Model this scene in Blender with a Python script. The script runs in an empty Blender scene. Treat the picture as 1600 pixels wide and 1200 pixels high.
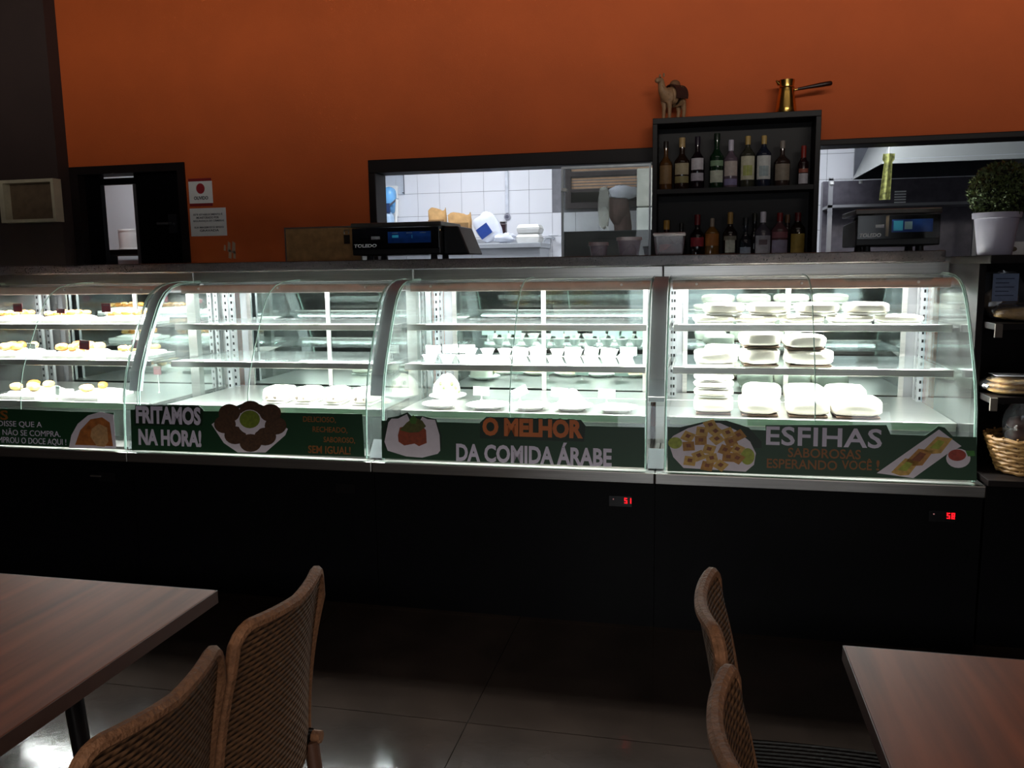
import bpy, bmesh, math, random
from mathutils import Vector, Matrix
random.seed(7)
SC = bpy.context.scene
COL = SC.collection
PI = math.pi

# ------------------------------------------------------------------ camera
F_PX, PITCH, YAW, ROLL = 1290.0, 0.14064542, 0.22068889, -0.01449885
CAM = Vector((-1.02853105, -3.18452421, 1.45))
FWD = Vector((-math.sin(YAW)*math.cos(PITCH), math.cos(YAW)*math.cos(PITCH), -math.sin(PITCH)))
_r = Vector((math.cos(YAW), math.sin(YAW), 0)); _u = _r.cross(FWD)
RGT = math.cos(ROLL)*_r + math.sin(ROLL)*_u
UPV = -math.sin(ROLL)*_r + math.cos(ROLL)*_u
cd = bpy.data.cameras.new('camera'); cam = bpy.data.objects.new('camera', cd); COL.objects.link(cam)
cd.sensor_fit = 'HORIZONTAL'; cd.sensor_width = 36.0; cd.lens = 36.0*F_PX/1600.0; cd.clip_start = 0.05
cam.matrix_world = Matrix(((RGT.x, UPV.x, -FWD.x, CAM.x), (RGT.y, UPV.y, -FWD.y, CAM.y), (RGT.z, UPV.z, -FWD.z, CAM.z), (0, 0, 0, 1)))
SC.camera = cam

# ------------------------------------------------------------------ world, light, exposure
SC.view_settings.view_transform = 'Standard'; SC.view_settings.look = 'None'
SC.view_settings.gamma = 1.0; SC.view_settings.use_curve_mapping = False
SC.view_settings.exposure = 0.0
wd = bpy.data.worlds.new('dim_world'); SC.world = wd; wd.use_nodes = True
wd.node_tree.nodes['Background'].inputs[0].default_value = (0.55, 0.65, 0.8, 1)
wd.node_tree.nodes['Background'].inputs[1].default_value = 0.03

def area(name, loc, target, sx, sy, power, color=(1, 1, 1)):
    d = bpy.data.lights.new(name, 'AREA'); d.shape = 'RECTANGLE'; d.size = sx; d.size_y = sy
    d.energy = power; d.color = color
    o = bpy.data.objects.new(name, d); COL.objects.link(o); o.location = loc
    o.rotation_euler = (Vector(target)-Vector(loc)).to_track_quat('-Z', 'Y').to_euler()
    o['kind'] = 'helper'
    return o
# daylight in the windows of the wall behind the viewer
P_DAY, P_SIDE, P_KITCHEN, P_CASE, P_SHELF = 20.0, 345.0, 27.0, 44.0, 22.0
for wx in (-4.2, -1.2, 1.8):
    area('daylight', (wx, -7.93, 1.45), (wx, 0, 1.45), 1.7, 1.9, P_DAY, (0.86, 0.93, 1.0))
area('added_wall_light', (0.2, -7.93, 3.35), (-0.6, 1.6, 2.9), 6.0, 0.5, P_SIDE, (1.0, 0.95, 0.88))  # unseen high light added to brighten the orange wall
area('added_top_light', (-0.3, -0.9, 3.86), (-0.3, 0.2, 0), 3.6, 0.7, 6, (1.0, 0.93, 0.85))
area('kitchen_tube', (-2.9, 2.9, 2.78), (-2.9, 2.9, 0), 1.2, 0.25, P_KITCHEN, (0.90, 0.94, 1.0))
area('kitchen_tube', (-0.5, 2.15, 2.78), (-0.5, 2.3, 0), 1.2, 0.25, P_KITCHEN*1.5, (0.90, 0.94, 1.0))
area('pantry_tube', (-5.4, 2.6, 2.6), (-5.4, 2.9, 0), 0.6, 0.2, 8, (0.92, 0.95, 1.0))

def ray(px, py):
    return FWD + RGT*((px-800)/F_PX) - UPV*((py-600)/F_PX)
def at(px, py, Y):
    d = ray(px, py); return CAM + d*((Y-CAM.y)/d.y)
def atz(px, py, Z):
    d = ray(px, py); return CAM + d*((Z-CAM.z)/d.z)

# ------------------------------------------------------------------ materials
MATS = {}
def lin(c):
    if isinstance(c, str):
        c = [int(c[i:i+2], 16)/255 for i in (0, 2, 4)]
        c = [x/12.92 if x <= 0.04045 else ((x+0.055)/1.055)**2.4 for x in c]
    return tuple(c)
def mat(name, col, rough=0.5, metal=0.0, var=0.12, scale=18.0, bump=0.0, bscale=60.0, emit=0.0, coat=0.0, spec=0.5, trans=0.0, aniso=None):
    if name in MATS: return MATS[name]
    m = bpy.data.materials.new(name); m.use_nodes = True; MATS[name] = m
    nt = m.node_tree; b = nt.nodes['Principled BSDF']; c = lin(col)
    tc = nt.nodes.new('ShaderNodeTexCoord')
    src = tc.outputs['Object']
    if aniso:
        mp = nt.nodes.new('ShaderNodeMapping'); mp.inputs['Scale'].default_value = aniso
        nt.links.new(src, mp.inputs['Vector']); src = mp.outputs['Vector']
    n = nt.nodes.new('ShaderNodeTexNoise'); n.inputs['Scale'].default_value = scale; n.inputs['Detail'].default_value = 3
    nt.links.new(src, n.inputs['Vector'])
    r = nt.nodes.new('ShaderNodeValToRGB')
    r.color_ramp.elements[0].position = 0.3; r.color_ramp.elements[1].position = 0.7
    r.color_ramp.elements[0].color = (*[max(0, x*(1-var)) for x in c], 1)
    r.color_ramp.elements[1].color = (*[min(1, x*(1+var)) for x in c], 1)
    nt.links.new(n.outputs['Fac'], r.inputs['Fac']); nt.links.new(r.outputs['Color'], b.inputs['Base Color'])
    b.inputs['Roughness'].default_value = rough; b.inputs['Metallic'].default_value = metal
    b.inputs['Specular IOR Level'].default_value = spec
    if coat: b.inputs['Coat Weight'].default_value = coat; b.inputs['Coat Roughness'].default_value = 0.06
    if trans: b.inputs['Transmission Weight'].default_value = trans
    if emit:
        b.inputs['Emission Color'].default_value = (*c, 1); b.inputs['Emission Strength'].default_value = emit
    if bump:
        n2 = nt.nodes.new('ShaderNodeTexNoise'); n2.inputs['Scale'].default_value = bscale; n2.inputs['Detail'].default_value = 4
        nt.links.new(src, n2.inputs['Vector'])
        bp = nt.nodes.new('ShaderNodeBump'); bp.inputs['Strength'].default_value = bump; bp.inputs['Distance'].default_value = 0.01
        nt.links.new(n2.outputs['Fac'], bp.inputs['Height']); nt.links.new(bp.outputs['Normal'], b.inputs['Normal'])
    return m
def film(name, tint=(1, 1, 1), ior=1.5, rough=0.02, milky=0.0, milk=(1, 1, 1), gain=1.0):
    """thin clear pane: Fresnel mix of straight-through and mirror reflection, plus a little haze"""
    if name in MATS: return MATS[name]
    m = bpy.data.materials.new(name); m.use_nodes = True; MATS[name] = m
    nt = m.node_tree; nt.nodes.remove(nt.nodes['Principled BSDF']); out = nt.nodes['Material Output']
    t = nt.nodes.new('ShaderNodeBsdfTransparent'); t.inputs[0].default_value = (*tint, 1)
    g = nt.nodes.new('ShaderNodeBsdfGlossy'); g.inputs['Roughness'].default_value = rough
    fr = nt.nodes.new('ShaderNodeFresnel'); fr.inputs['IOR'].default_value = ior
    tc = nt.nodes.new('ShaderNodeTexCoord'); n = nt.nodes.new('ShaderNodeTexNoise'); n.inputs['Scale'].default_value = 6
    nt.links.new(tc.outputs['Object'], n.inputs['Vector'])
    ge = nt.nodes.new('ShaderNodeNewGeometry'); io = nt.nodes.new('ShaderNodeMath'); io.operation = 'MULTIPLY_ADD'   # same Fresnel on both faces of the thin sheet
    nt.links.new(ge.outputs['Backfacing'], io.inputs[0]); io.inputs[1].default_value = 1/ior-ior; io.inputs[2].default_value = ior
    nt.links.new(io.outputs[0], fr.inputs['IOR'])
    ml = nt.nodes.new('ShaderNodeMath'); ml.operation = 'MULTIPLY'; ml.inputs[1].default_value = gain
    nt.links.new(fr.outputs[0], ml.inputs[0])
    mx = nt.nodes.new('ShaderNodeMixShader'); nt.links.new(ml.outputs[0], mx.inputs[0])
    nt.links.new(t.outputs[0], mx.inputs[1]); nt.links.new(g.outputs[0], mx.inputs[2])
    last = mx.outputs[0]
    if milky:
        d = nt.nodes.new('ShaderNodeBsdfDiffuse'); d.inputs[0].default_value = (*milk, 1)
        k = nt.nodes.new('ShaderNodeMath'); k.operation = 'MULTIPLY'; k.inputs[1].default_value = milky*2
        nt.links.new(n.outputs['Fac'], k.inputs[0])
        m2 = nt.nodes.new('ShaderNodeMixShader'); nt.links.new(k.outputs[0], m2.inputs[0])
        nt.links.new(last, m2.inputs[1]); nt.links.new(d.outputs[0], m2.inputs[2]); last = m2.outputs[0]
    nt.links.new(last, out.inputs['Surface'])
    return m
def weave(name, col, axes, pitch=0.011):
    if name in MATS: return MATS[name]
    m = mat(name, col, rough=0.75, var=0.18, scale=40, spec=0.12)
    nt = m.node_tree; b = nt.nodes['Principled BSDF']
    tc = nt.nodes.new('ShaderNodeTexCoord'); s = nt.nodes.new('ShaderNodeSeparateXYZ'); nt.links.new(tc.outputs['Object'], s.inputs[0])
    def mth(op, x, y=None):
        n = nt.nodes.new('ShaderNodeMath'); n.operation = op
        for k, v in enumerate((x, y)):
            if v is None: continue
            if isinstance(v, (int, float)): n.inputs[k].default_value = v
            else: nt.links.new(v, n.inputs[k])
        return n.outputs[0]
    ca, cb = s.outputs[axes[0]], s.outputs[axes[1]]
    row = mth('MULTIPLY', cb, 1/pitch)                       # strand rows, each row's bumps shifted by half a step
    ridge = mth('ABSOLUTE', mth('SINE', mth('MULTIPLY', row, PI)))
    ph = mth('MULTIPLY', mth('FLOOR', row), PI)
    dash = mth('MULTIPLY_ADD', mth('SINE', mth('ADD', mth('MULTIPLY', ca, PI/(pitch*1.1)), ph)), 0.5)
    class _P: outputs = [mth('MULTIPLY', ridge, mth('ADD', dash, 0.5))]
    p = _P
    bp = nt.nodes.new('ShaderNodeBump'); bp.inputs['Strength'].default_value = 1.0; bp.inputs['Distance'].default_value = 0.004
    nt.links.new(p.outputs[0], bp.inputs['Height']); nt.links.new(bp.outputs['Normal'], b.inputs['Normal'])
    return m
def wood(name, c0, c1, rough=0.4, sc=(3, 40, 40)):
    if name in MATS: return MATS[name]
    m = mat(name, c0, rough=rough, aniso=sc, scale=1.2)
    r = [n for n in m.node_tree.nodes if n.type == 'VALTORGB'][0]
    r.color_ramp.elements[0].color = (*lin(c0), 1); r.color_ramp.elements[1].color = (*lin(c1), 1)
    [n for n in m.node_tree.nodes if n.type == 'TEX_NOISE'][0].inputs['Detail'].default_value = 6
    m.node_tree.nodes['Principled BSDF'].inputs['Specular IOR Level'].default_value = 0.22
    return m

M_ORANGE = mat('orange_wall_paint', 'c8591f', rough=0.75, var=0.06, scale=3, bump=0.15, bscale=220)
M_BROWNW = mat('dark_brown_wall_paint', '3a2a26', rough=0.8, var=0.08, scale=4)
M_CEIL = mat('ceiling_paint', '4a3a33', rough=0.9, var=0.05)
M_FLOOR = mat('floor_tile_glaze', '261e1a', rough=0.11, var=0.25, scale=5, bump=0.02, bscale=30, spec=0.22)
M_GROUT = mat('dark_grout', '1c1714', rough=0.9)
M_DARK = mat('dark_brown_laminate', '140d0c', rough=0.45, spec=0.25, var=0.15, aniso=(4, 30, 30), scale=2)
M_FRAME = mat('dark_window_frame', '1c1413', rough=0.5, spec=0.25)
M_BLACK = mat('black_panel', '030305', rough=0.45, var=0.2, spec=0.1)
M_SLAB = mat('dark_granite_slab', '30292a', rough=0.25, var=0.5, scale=160)
M_STEEL = mat('brushed_steel', 'b9b6b2', rough=0.28, metal=1.0, var=0.1, scale=3, aniso=(1, 60, 60))
M_STEEL2 = mat('grey_steel', '8d8d90', rough=0.4, metal=0.9, var=0.1, scale=3)
M_MIRROR = mat('mirror_door', '808a88', rough=0.04, metal=1.0, var=0.05, scale=3)
M_GLASS = film('case_glass', (0.97, 0.99, 0.98), 1.5, 0.01, 0.003, (0.9, 0.95, 0.93))
M_ENDGL = film('end_glass', (0.945, 0.97, 0.965), 1.5, 0.01, 0.010, (0.88, 0.92, 0.91))
M_SHELFGL = film('shelf_glass', (0.93, 0.97, 0.955), 1.5, 0.02, 0.012, (0.85, 0.92, 0.9))
M_EDGE = mat('green_glass_edge', '9fb8ad', rough=0.12, var=0.1)
M_TUBE = mat('lit_tube', 'ffffff', emit=22.0, var=0.0)
M_WHITE = mat('white_plastic', 'e9e9e6', rough=0.4, var=0.03)
M_CERAMIC = mat('white_ceramic', 'f1f1ee', rough=0.18, var=0.02)
M_PAPER = mat('white_paper', 'eceae6', rough=0.8, var=0.04)
M_INK = mat('grey_ink', '34343a', rough=0.8)
M_TILE = mat('white_glazed_tile', 'e8e9ee', rough=0.15, var=0.03, scale=2)
M_TGROUT = mat('tile_grout', '77777c', rough=0.9)
M_KWHITE = mat('kitchen_white_paint', 'dfe2e6', rough=0.8, var=0.04, scale=2)

# ------------------------------------------------------------------ mesh helpers
class MB:
    def __init__(s): s.v = []; s.f = []
    def add(s, vs, fs):
        o = len(s.v); s.v += [tuple(v) for v in vs]; s.f += [tuple(i+o for i in f) for f in fs]; return s
    def box(s, x0, x1, y0, y1, z0, z1):
        return s.add([(x0,y0,z0),(x1,y0,z0),(x1,y1,z0),(x0,y1,z0),(x0,y0,z1),(x1,y0,z1),(x1,y1,z1),(x0,y1,z1)],
                     [(0,3,2,1),(4,5,6,7),(0,1,5,4),(1,2,6,5),(2,3,7,6),(3,0,4,7)])
    def prism(s, poly, a0, a1, axis='z'):
        """poly of 2-d points (ccw) extruded along axis"""
        n = len(poly)
        def p(q, a):
            return {'z': (q[0], q[1], a), 'y': (q[0], a, q[1]), 'x': (a, q[0], q[1])}[axis]
        return s.add([p(q, a0) for q in poly]+[p(q, a1) for q in poly],
                     [tuple(range(n))[::-1], tuple(range(n, 2*n))]+[(i, (i+1)%n, n+(i+1)%n, n+i) for i in range(n)])
    def lathe(s, prof, n=24, c=(0,0,0), sx=1.0, sy=1.0, cap=True):
        vs = []; fs = []
        for (r, z) in prof:
            for k in range(n):
                a = 2*PI*k/n; vs.append((c[0]+r*sx*math.cos(a), c[1]+r*sy*math.sin(a), c[2]+z))
        for j in range(len(prof)-1):
            for k in range(n):
                fs.append((j*n+k, j*n+(k+1)%n, (j+1)*n+(k+1)%n, (j+1)*n+k))
        if cap:
            fs.append(tuple(range(n))[::-1]); fs.append(tuple((len(prof)-1)*n+k for k in range(n)))
        return s.add(vs, fs)
    def tube(s, pts, r, n=8, cap=True):
        pts = [Vector(p) for p in pts]; rs = r if isinstance(r, (list, tuple)) else [r]*len(pts)
        vs = []; fs = []; prev = None
        for i, p in enumerate(pts):
            t = (pts[min(i+1, len(pts)-1)]-pts[max(i-1, 0)]).normalized()
            if prev is None:
                a = Vector((0,0,1)) if abs(t.z) < 0.9 else Vector((1,0,0))
                e = t.cross(a).normalized()
            else:
                e = (prev - t*prev.dot(t)).normalized()
            prev = e; g = t.cross(e)
            for k in range(n):
                q = 2*PI*k/n; vs.append(p + (e*math.cos(q)+g*math.sin(q))*rs[i])
        for i in range(len(pts)-1):
            for k in range(n): fs.append((i*n+k, i*n+(k+1)%n, (i+1)*n+(k+1)%n, (i+1)*n+k))
        if cap:
            fs.append(tuple(range(n))[::-1]); fs.append(tuple((len(pts)-1)*n+k for k in range(n)))
        return s.add(vs, fs)
    def blob(s, c, rx, ry, rz, e=1.0, nu=20, nv=12, noise=0.0, seed=0, flat=None):
        """superellipsoid, lumpy; flat cuts the underside"""
        rnd = random.Random(seed); ph = [rnd.uniform(0, 6.28) for _ in range(6)]
        sg = lambda x: math.copysign(abs(x)**e, x)
        vs = []; fs = []
        for j in range(nv+1):
            t = -PI/2+PI*j/nv
            for k in range(nu):
                a = 2*PI*k/nu
                w = 1+noise*(math.sin(3*a+ph[0])*math.cos(2*t+ph[1])+0.6*math.sin(5*a+ph[2]+3*t)+0.5*math.sin(7*t+ph[3]+2*a))
                z = rz*sg(math.sin(t))*w
                if flat is not None: z = max(z, flat*rz)
                vs.append((c[0]+rx*sg(math.cos(t))*sg(math.cos(a))*w, c[1]+ry*sg(math.cos(t))*sg(math.sin(a))*w, c[2]+z))
        for j in range(nv):
            for k in range(nu): fs.append((j*nu+k, j*nu+(k+1)%nu, (j+1)*nu+(k+1)%nu, (j+1)*nu+k))
        return s.add(vs, fs)
    def grid(s, fn, nu, nv, thick=None):
        """sheet fn(u,v)->point, u,v in 0..1; thick gives the offset vector function for a solid shell"""
        vs = [fn(i/nu, j/nv) for j in range(nv+1) for i in range(nu+1)]
        W = nu+1; N = len(vs)
        q = [(j*W+i, j*W+i+1, (j+1)*W+i+1, (j+1)*W+i) for j in range(nv) for i in range(nu)]
        if thick is None: return s.add(vs, q)
        vs2 = [tuple(Vector(v)+Vector(thick(i/nu, j/nv))) for (v, (j, i)) in zip(vs, [(j, i) for j in range(nv+1) for i in range(nu+1)])]
        fs = q + [tuple(N+k for k in f[::-1]) for f in q]
        b = [i for i in range(W)] + [j*W+nu for j in range(1, nv+1)] + [nv*W+i for i in range(nu-1, -1, -1)] + [j*W for j in range(nv-1, 0, -1)]
        for k in range(len(b)):
            a, c = b[k], b[(k+1)%len(b)]; fs.append((c, a, N+a, N+c))
        return s.add(list(vs)+vs2, fs)
    def mesh(s, name, m, smooth=False):
        me = bpy.data.meshes.new(name); me.from_pydata(s.v, [], s.f)
        bm = bmesh.new(); bm.from_mesh(me); bmesh.ops.recalc_face_normals(bm, faces=bm.faces[:]); bm.to_mesh(me); bm.free()
        if m: me.materials.append(m)
        if smooth:
            me.polygons.foreach_set('use_smooth', [True]*len(me.polygons))
            try: me.set_sharp_from_angle(angle=math.radians(40))
            except Exception: pass
        me.update(); return me
    def build(s, name, m, parent=None, smooth=False, bevel=0.0, loc=None):
        o = bpy.data.objects.new(name, s.mesh(name, m, smooth)); COL.objects.link(o)
        if parent is not None: o.parent = parent
        if loc is not None: o.location = loc
        if bevel:
            md = o.modifiers.new('edge', 'BEVEL'); md.width = bevel; md.segments = 2; md.limit_method = 'ANGLE'
        return o
def tag(o, label=None, cat=None, group=None, kind=None):
    if label: o['label'] = label
    if cat: o['category'] = cat
    if group: o['group'] = group
    if kind: o['kind'] = kind
    return o
def thing(name, label, cat, loc=(0,0,0), rz=0.0, group=None):
    o = bpy.data.objects.new(name, None); COL.objects.link(o); o.location = loc; o.rotation_euler = (0, 0, rz)
    o.empty_display_size = 0.05
    return tag(o, label, cat, group)
def struct(name, mb, m, label=None, parent=None, **k):
    o = mb.build(name, m, parent, **k); o['kind'] = 'structure'
    if label: o['label'] = label
    return o
def dup(root, loc=None, rz=None, label=None, group=None):
    r = root.copy(); COL.objects.link(r)
    if loc is not None: r.location = loc
    if rz is not None: r.rotation_euler = (0, 0, rz)
    if label: r['label'] = label
    if group: r['group'] = group
    for ch in list(root.children):
        c = ch.copy(); COL.objects.link(c); c.parent = r
        for g in list(ch.children):
            d = g.copy(); COL.objects.link(d); d.parent = c
    return r
def textmesh(txt, bold=0.0, space=1.0, ext=0.02):
    cu = bpy.data.curves.new('t', 'FONT'); cu.body = txt; cu.size = 1.0; cu.offset = bold; cu.extrude = ext
    cu.space_character = space; cu.resolution_u = 3; cu.fill_mode = 'BOTH'
    o = bpy.data.objects.new('t', cu); COL.objects.link(o)
    dg = bpy.context.evaluated_depsgraph_get(); me = bpy.data.meshes.new_from_object(o.evaluated_get(dg))
    bpy.data.objects.remove(o); bpy.data.curves.remove(cu); return me
def lettering(txt, box, w, m, parent, bold=0.0, name='lettering', thick=0.0006, space=1.0, pad=0.0, shear=0.0):
    """text fitted into box (u0,u1,v0,v1) of the parent's local xy plane at height w"""
    me = textmesh(txt, bold, space); u0, u1, v0, v1 = box
    xs = [v.co.x for v in me.vertices]; ys = [v.co.y for v in me.vertices]
    ax, bx, ay, by = min(xs), max(xs), min(ys), max(ys)
    u0 -= pad; u1 += pad; v0 -= pad; v1 += pad
    for v in me.vertices:
        ty = (v.co.y-ay)/(by-ay)
        v.co = (u0+(v.co.x-ax)/(bx-ax)*(u1-u0)+shear*ty*(v1-v0), v0+ty*(v1-v0), w+(thick if v.co.z > 0 else 0))
    me.materials.clear(); me.materials.append(m); me.update()
    o = bpy.data.objects.new(name, me); COL.objects.link(o); o.parent = parent; return o

# ================================================================== THE ROOM
YW = 1.6
# floor with its tiles
fl = struct('floor', MB().box(-7, 5, -8, YW+2.6, -0.10, -0.006), M_GROUT, 'dark brown polished tile floor of the dining room')
TS = 0.8
jx = atz(518, 958, 0).x
tile_me = MB().box(0.0015, TS-0.0015, 0.0015, TS-0.0015, -0.006, 0.0).mesh('floor_tile', M_FLOOR)
ni0 = int(math.floor((-7-jx)/TS)); i = ni0
for ix in range(ni0+1, ni0+15):
    for iy in range(12):
        o = bpy.data.objects.new('floor_tile', tile_me); COL.objects.link(o); o.parent = fl
        o.location = (jx+ix*TS, YW-0.001-(iy+1)*TS, 0)
# orange back wall with the doorway and the long kitchen hatch
DX0, DX1, DZ = -5.04, -4.20, 2.135
WX0, WX1, WZ0, WZ1 = -2.965, 2.2, 1.36, 2.096
bw = MB()
T = 0.16
bw.box(-7, DX0, YW, YW+T, 0, 3.9); bw.box(DX0, DX1, YW, YW+T, DZ, 3.9); bw.box(DX1, WX0, YW, YW+T, 0, 3.9)
bw.box(WX0, WX1, YW, YW+T, 0, WZ0); bw.box(WX0, WX1, YW, YW+T, WZ1, 3.9); bw.box(WX1, 5, YW, YW+T, 0, 3.9)
struct('wall_back', bw, M_ORANGE, 'orange painted wall behind the counter')
struct('wall_left', MB().box(-7, -5.05, YW-0.10, YW-0.001, 0, 3.9), M_BROWNW, 'dark brown painted wall section left of the doorway')
struct('wall_right', MB().box(5.0, 5.15, -8, YW, 0, 3.9), M_BROWNW)
struct('wall_side', MB().box(-7.15, -7.0, -8, YW, 0, 3.9), M_BROWNW)
struct('ceiling', MB().box(-7.15, 5.15, -8.15, YW+T, 3.9, 4.0), M_CEIL)
# wall behind the viewer with three tall windows and an added high light slot
rw = MB(); xs = [-7]
for wx in (-4.2, -1.2, 1.8): xs += [wx-0.85, wx+0.85]
xs.append(5)
for a, b in zip(xs[0::2], xs[1::2]): rw.box(a, b, -8.15, -8.0, 0, 3.1)
for wx in (-4.2, -1.2, 1.8):
    rw.box(wx-0.85, wx+0.85, -8.15, -8.0, 0, 0.5); rw.box(wx-0.85, wx+0.85, -8.15, -8.0, 2.4, 3.1)
rw.box(-7, -2.8, -8.15, -8.0, 3.1, 3.9); rw.box(3.2, 5, -8.15, -8.0, 3.1, 3.9); rw.box(-2.8, 3.2, -8.15, -8.0, 3.1, 3.1); rw.box(-2.8, 3.2, -8.15, -8.0, 3.6, 3.9)
struct('wall_rear', rw, M_BROWNW)
struct('wall_added_shade', MB().box(-5.4, -2.8, -5.1, -5.0, 0, 2.98).box(0.8, 2.6, -5.1, -5.0, 0, 2.98).box(-2.8, 0.8, -5.1, -5.0, 2.35, 3.02), M_BROWNW)  # unseen screen added to shade the lower wall and the foreground
for k, wx in enumerate((-4.2, -1.2, 1.8)):
    f = MB()
    for a in (-0.85, -0.02, 0.81): f.box(wx+a, wx+a+0.04, -8.08, -8.03, 0.5, 2.4)
    f.box(wx-0.85, wx+0.85, -8.08, -8.03, 0.5, 0.54); f.box(wx-0.85, wx+0.85, -8.08, -8.03, 2.36, 2.4)
    struct('window_%d' % (k+2), f, M_FRAME)
# hatch frame
HT = 0.076
hf = MB()
hf.box(WX0, -0.9, YW-0.012, YW+T, WZ1-0.076, WZ1); hf.box(-0.9, WX1, YW-0.012, YW+T, WZ1-0.031, WZ1); hf.box(WX0, WX0+0.045, YW-0.012, YW+T, WZ0, WZ1-HT)
hf.box(WX1-0.045, WX1, YW-0.012, YW+T, WZ0, WZ1-HT); hf.box(WX0, WX1, YW-0.26, YW+T, WZ0, WZ0+0.06)
struct('window_1', hf, M_FRAME, 'dark frame of the long kitchen serving hatch', bevel=0.004)
# doorway
d = struct('door_1', MB().box(DX0-0.0, DX0+0.06, YW-0.015, YW+T, 0, DZ).box(DX1-0.05, DX1, YW-0.015, YW+T, 0, DZ).box(DX0+0.06, DX1-0.05, YW-0.015, YW+T, DZ-0.05, DZ), M_FRAME, 'dark wooden doorway in the orange wall')
GX0, GX1 = at(161, 345, YW+0.05).x, at(214, 345, YW+0.05).x
lf = MB().box(DX0+0.06, GX0, YW+0.05, YW+0.09, 0.01, DZ-0.05).build('door_leaf', M_BLACK, d)
MB().box(GX0, GX1, YW+0.05, YW+0.09, 2.022, 2.062).build('transom_bar', M_BLACK, d)
lf2 = MB().box(GX1, DX1-0.05, YW+0.05, YW+0.09, 0.01, DZ-0.05).build('door_leaf', M_BLACK, d)
MB().box(GX1-0.010, GX1+0.012, YW+0.046, YW+0.052, 0.05, 2.02).build('edge_strip', M_STEEL2, d)
MB().box(-4.37, -4.31, YW+0.035, YW+0.05, 1.70, 1.82).build('lock_plate', mat('lock_black', '1c1c20', rough=0.3), lf2)
MB().tube([(-4.35, YW+0.03, 1.76), (-4.35, YW+0.005, 1.76), (-4.43, YW+0.005, 1.76)], 0.009).build('door_handle', M_STEEL2, lf2, smooth=True)
# pantry behind the doorway
struct('wall_pantry', MB().box(-7, -4.1, 3.35, 3.4, 0, 3.0).box(-4.15, -4.1, YW+T, 3.35, 0, 3.0).box(-7, -6.95, YW+T, 3.35, 0, 3.0).box(-7, -4.1, YW+T, 3.4, 3.0, 3.05), M_KWHITE)

# ================================================================== KITCHEN BEHIND THE HATCH
YK = 3.9
kw = struct('wall_kitchen', MB().box(-4.1, 3.2, YK, YK+0.1, 0, 3.0).box(3.1, 3.2, YW+T, YK, 0, 3.0).box(-4.1, -4.0, YW+T, YK, 0, 3.0), M_TGROUT, 'white tiled kitchen wall seen through the hatch')
kf = MB(); YF0, YF1 = YW+T+0.001, YW+T+0.012
kf.box(-4.0, WX0, YF0, YF1, 0, 3.0); kf.box(WX0, WX1, YF0, YF1, 0, WZ0); kf.box(WX0, WX1, YF0, YF1, WZ1, 3.0); kf.box(WX1, 3.1, YF0, YF1, 0, 3.0)
struct('wall_kitchen_front', kf, M_KWHITE)
struct('ceiling_kitchen', MB().box(-4.1, 3.2, YW+T, YK+0.1, 3.0, 3.05), M_KWHITE)
TX, TZ = 0.200, 0.197
KWX0, KWX1, KWZ0, KWZ1 = -2.125, -1.30, 1.93, 2.46     # window with blinds
tm = MB().box(0.0015, TX-0.0015, -0.006, 0.0, 0.0015, TZ-0.0015).mesh('tile', M_TILE)
for ix in range(-2, 25):
    for iz in range(-5, 3):
        x = -3.443+ix*TX; z = 2.101+iz*TZ
        if x+TX > KWX0+0.01 and x < KWX1-0.01 and z+TZ > KWZ0+0.02 and z < KWZ1-0.02: continue
        o = bpy.data.objects.new('tile', tm); COL.objects.link(o); o.parent = kw; o.location = (x, YK, z)

# ================================================================== DISPLAY CASES
L = 1.17752243
ZL = 0.645                      # top of the steel ledge
PROF = [(0.035, 0.652), (0.046, 0.79), (0.058, 0.915), (0.084, 1.005), (0.115, 1.070), (0.152, 1.138), (0.19, 1.207), (0.232, 1.276),
        (0.262, 1.318), (0.30, 1.352), (0.35, 1.378), (0.42, 1.394), (0.50, 1.400), (0.60, 1.402)]
YB, YR = 0.60, 0.98             # slab front, case rear
Z_SH = [1.200, 1.027, 0.824]
Y_SH = [0.335, 0.285, 0.25]
CASE_LABEL = ['glass display case of wrapped pastries with the ESFIHAS banner', 'glass display case of white bowls and plates with the O MELHOR banner',
              'nearly empty glass display case with the FRITAMOS NA HORA banner', 'glass display case of golden sweets cut off by the left edge']
def seven(parent, txt, x, y, z, h, m):
    seg = {'0': 'abcdef', '1': 'bc', '2': 'abged', '3': 'abgcd', '4': 'fgbc', '5': 'afgcd', '6': 'afgedc', '7': 'abc', '8': 'abcdefg', '9': 'abfgcd', '-': 'g'}
    w = h*0.5; t = h*0.16
    for k, ch in enumerate(txt):
        mb = MB(); x0 = x+k*h*0.72
        R = {'a': (0, w, h-t, h), 'g': (0, w, h/2-t/2, h/2+t/2), 'd': (0, w, 0, t), 'f': (0, t, h/2, h), 'b': (w-t, w, h/2, h), 'e': (0, t, 0, h/2), 'c': (w-t, w, 0, h/2)}
        for s_ in seg[ch]:
            a, b, c, d_ = R[s_]; mb.box(x0+a, x0+b, y-0.001, y, z+c, z+d_)
        mb.build('digit', m, parent)
M_LED = mat('red_led', 'ff1420', emit=2.2, var=0.0)
def pane(x0, x1, prof, th=0.006):
    n = len(prof)-1
    def fn(u, v):
        k = min(int(v*n), n-1); t = v*n-k
        return (x0+u*(x1-x0), prof[k][0]+t*(prof[k+1][0]-prof[k][0]), prof[k][1]+t*(prof[k+1][1]-prof[k][1]))
    def off(u, v):
        k = min(int(v*n), n-1); a = Vector(prof[k]); b = Vector(prof[k+1]); d_ = (b-a).normalized()
        return (0, d_.y*th, -d_.x*th)
    return MB().grid(fn, 1, n, off)
def edge_strip(x, prof, w=0.003):
    return MB().tube([(x, a-0.001, b) for a, b in prof], w, 6)
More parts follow.
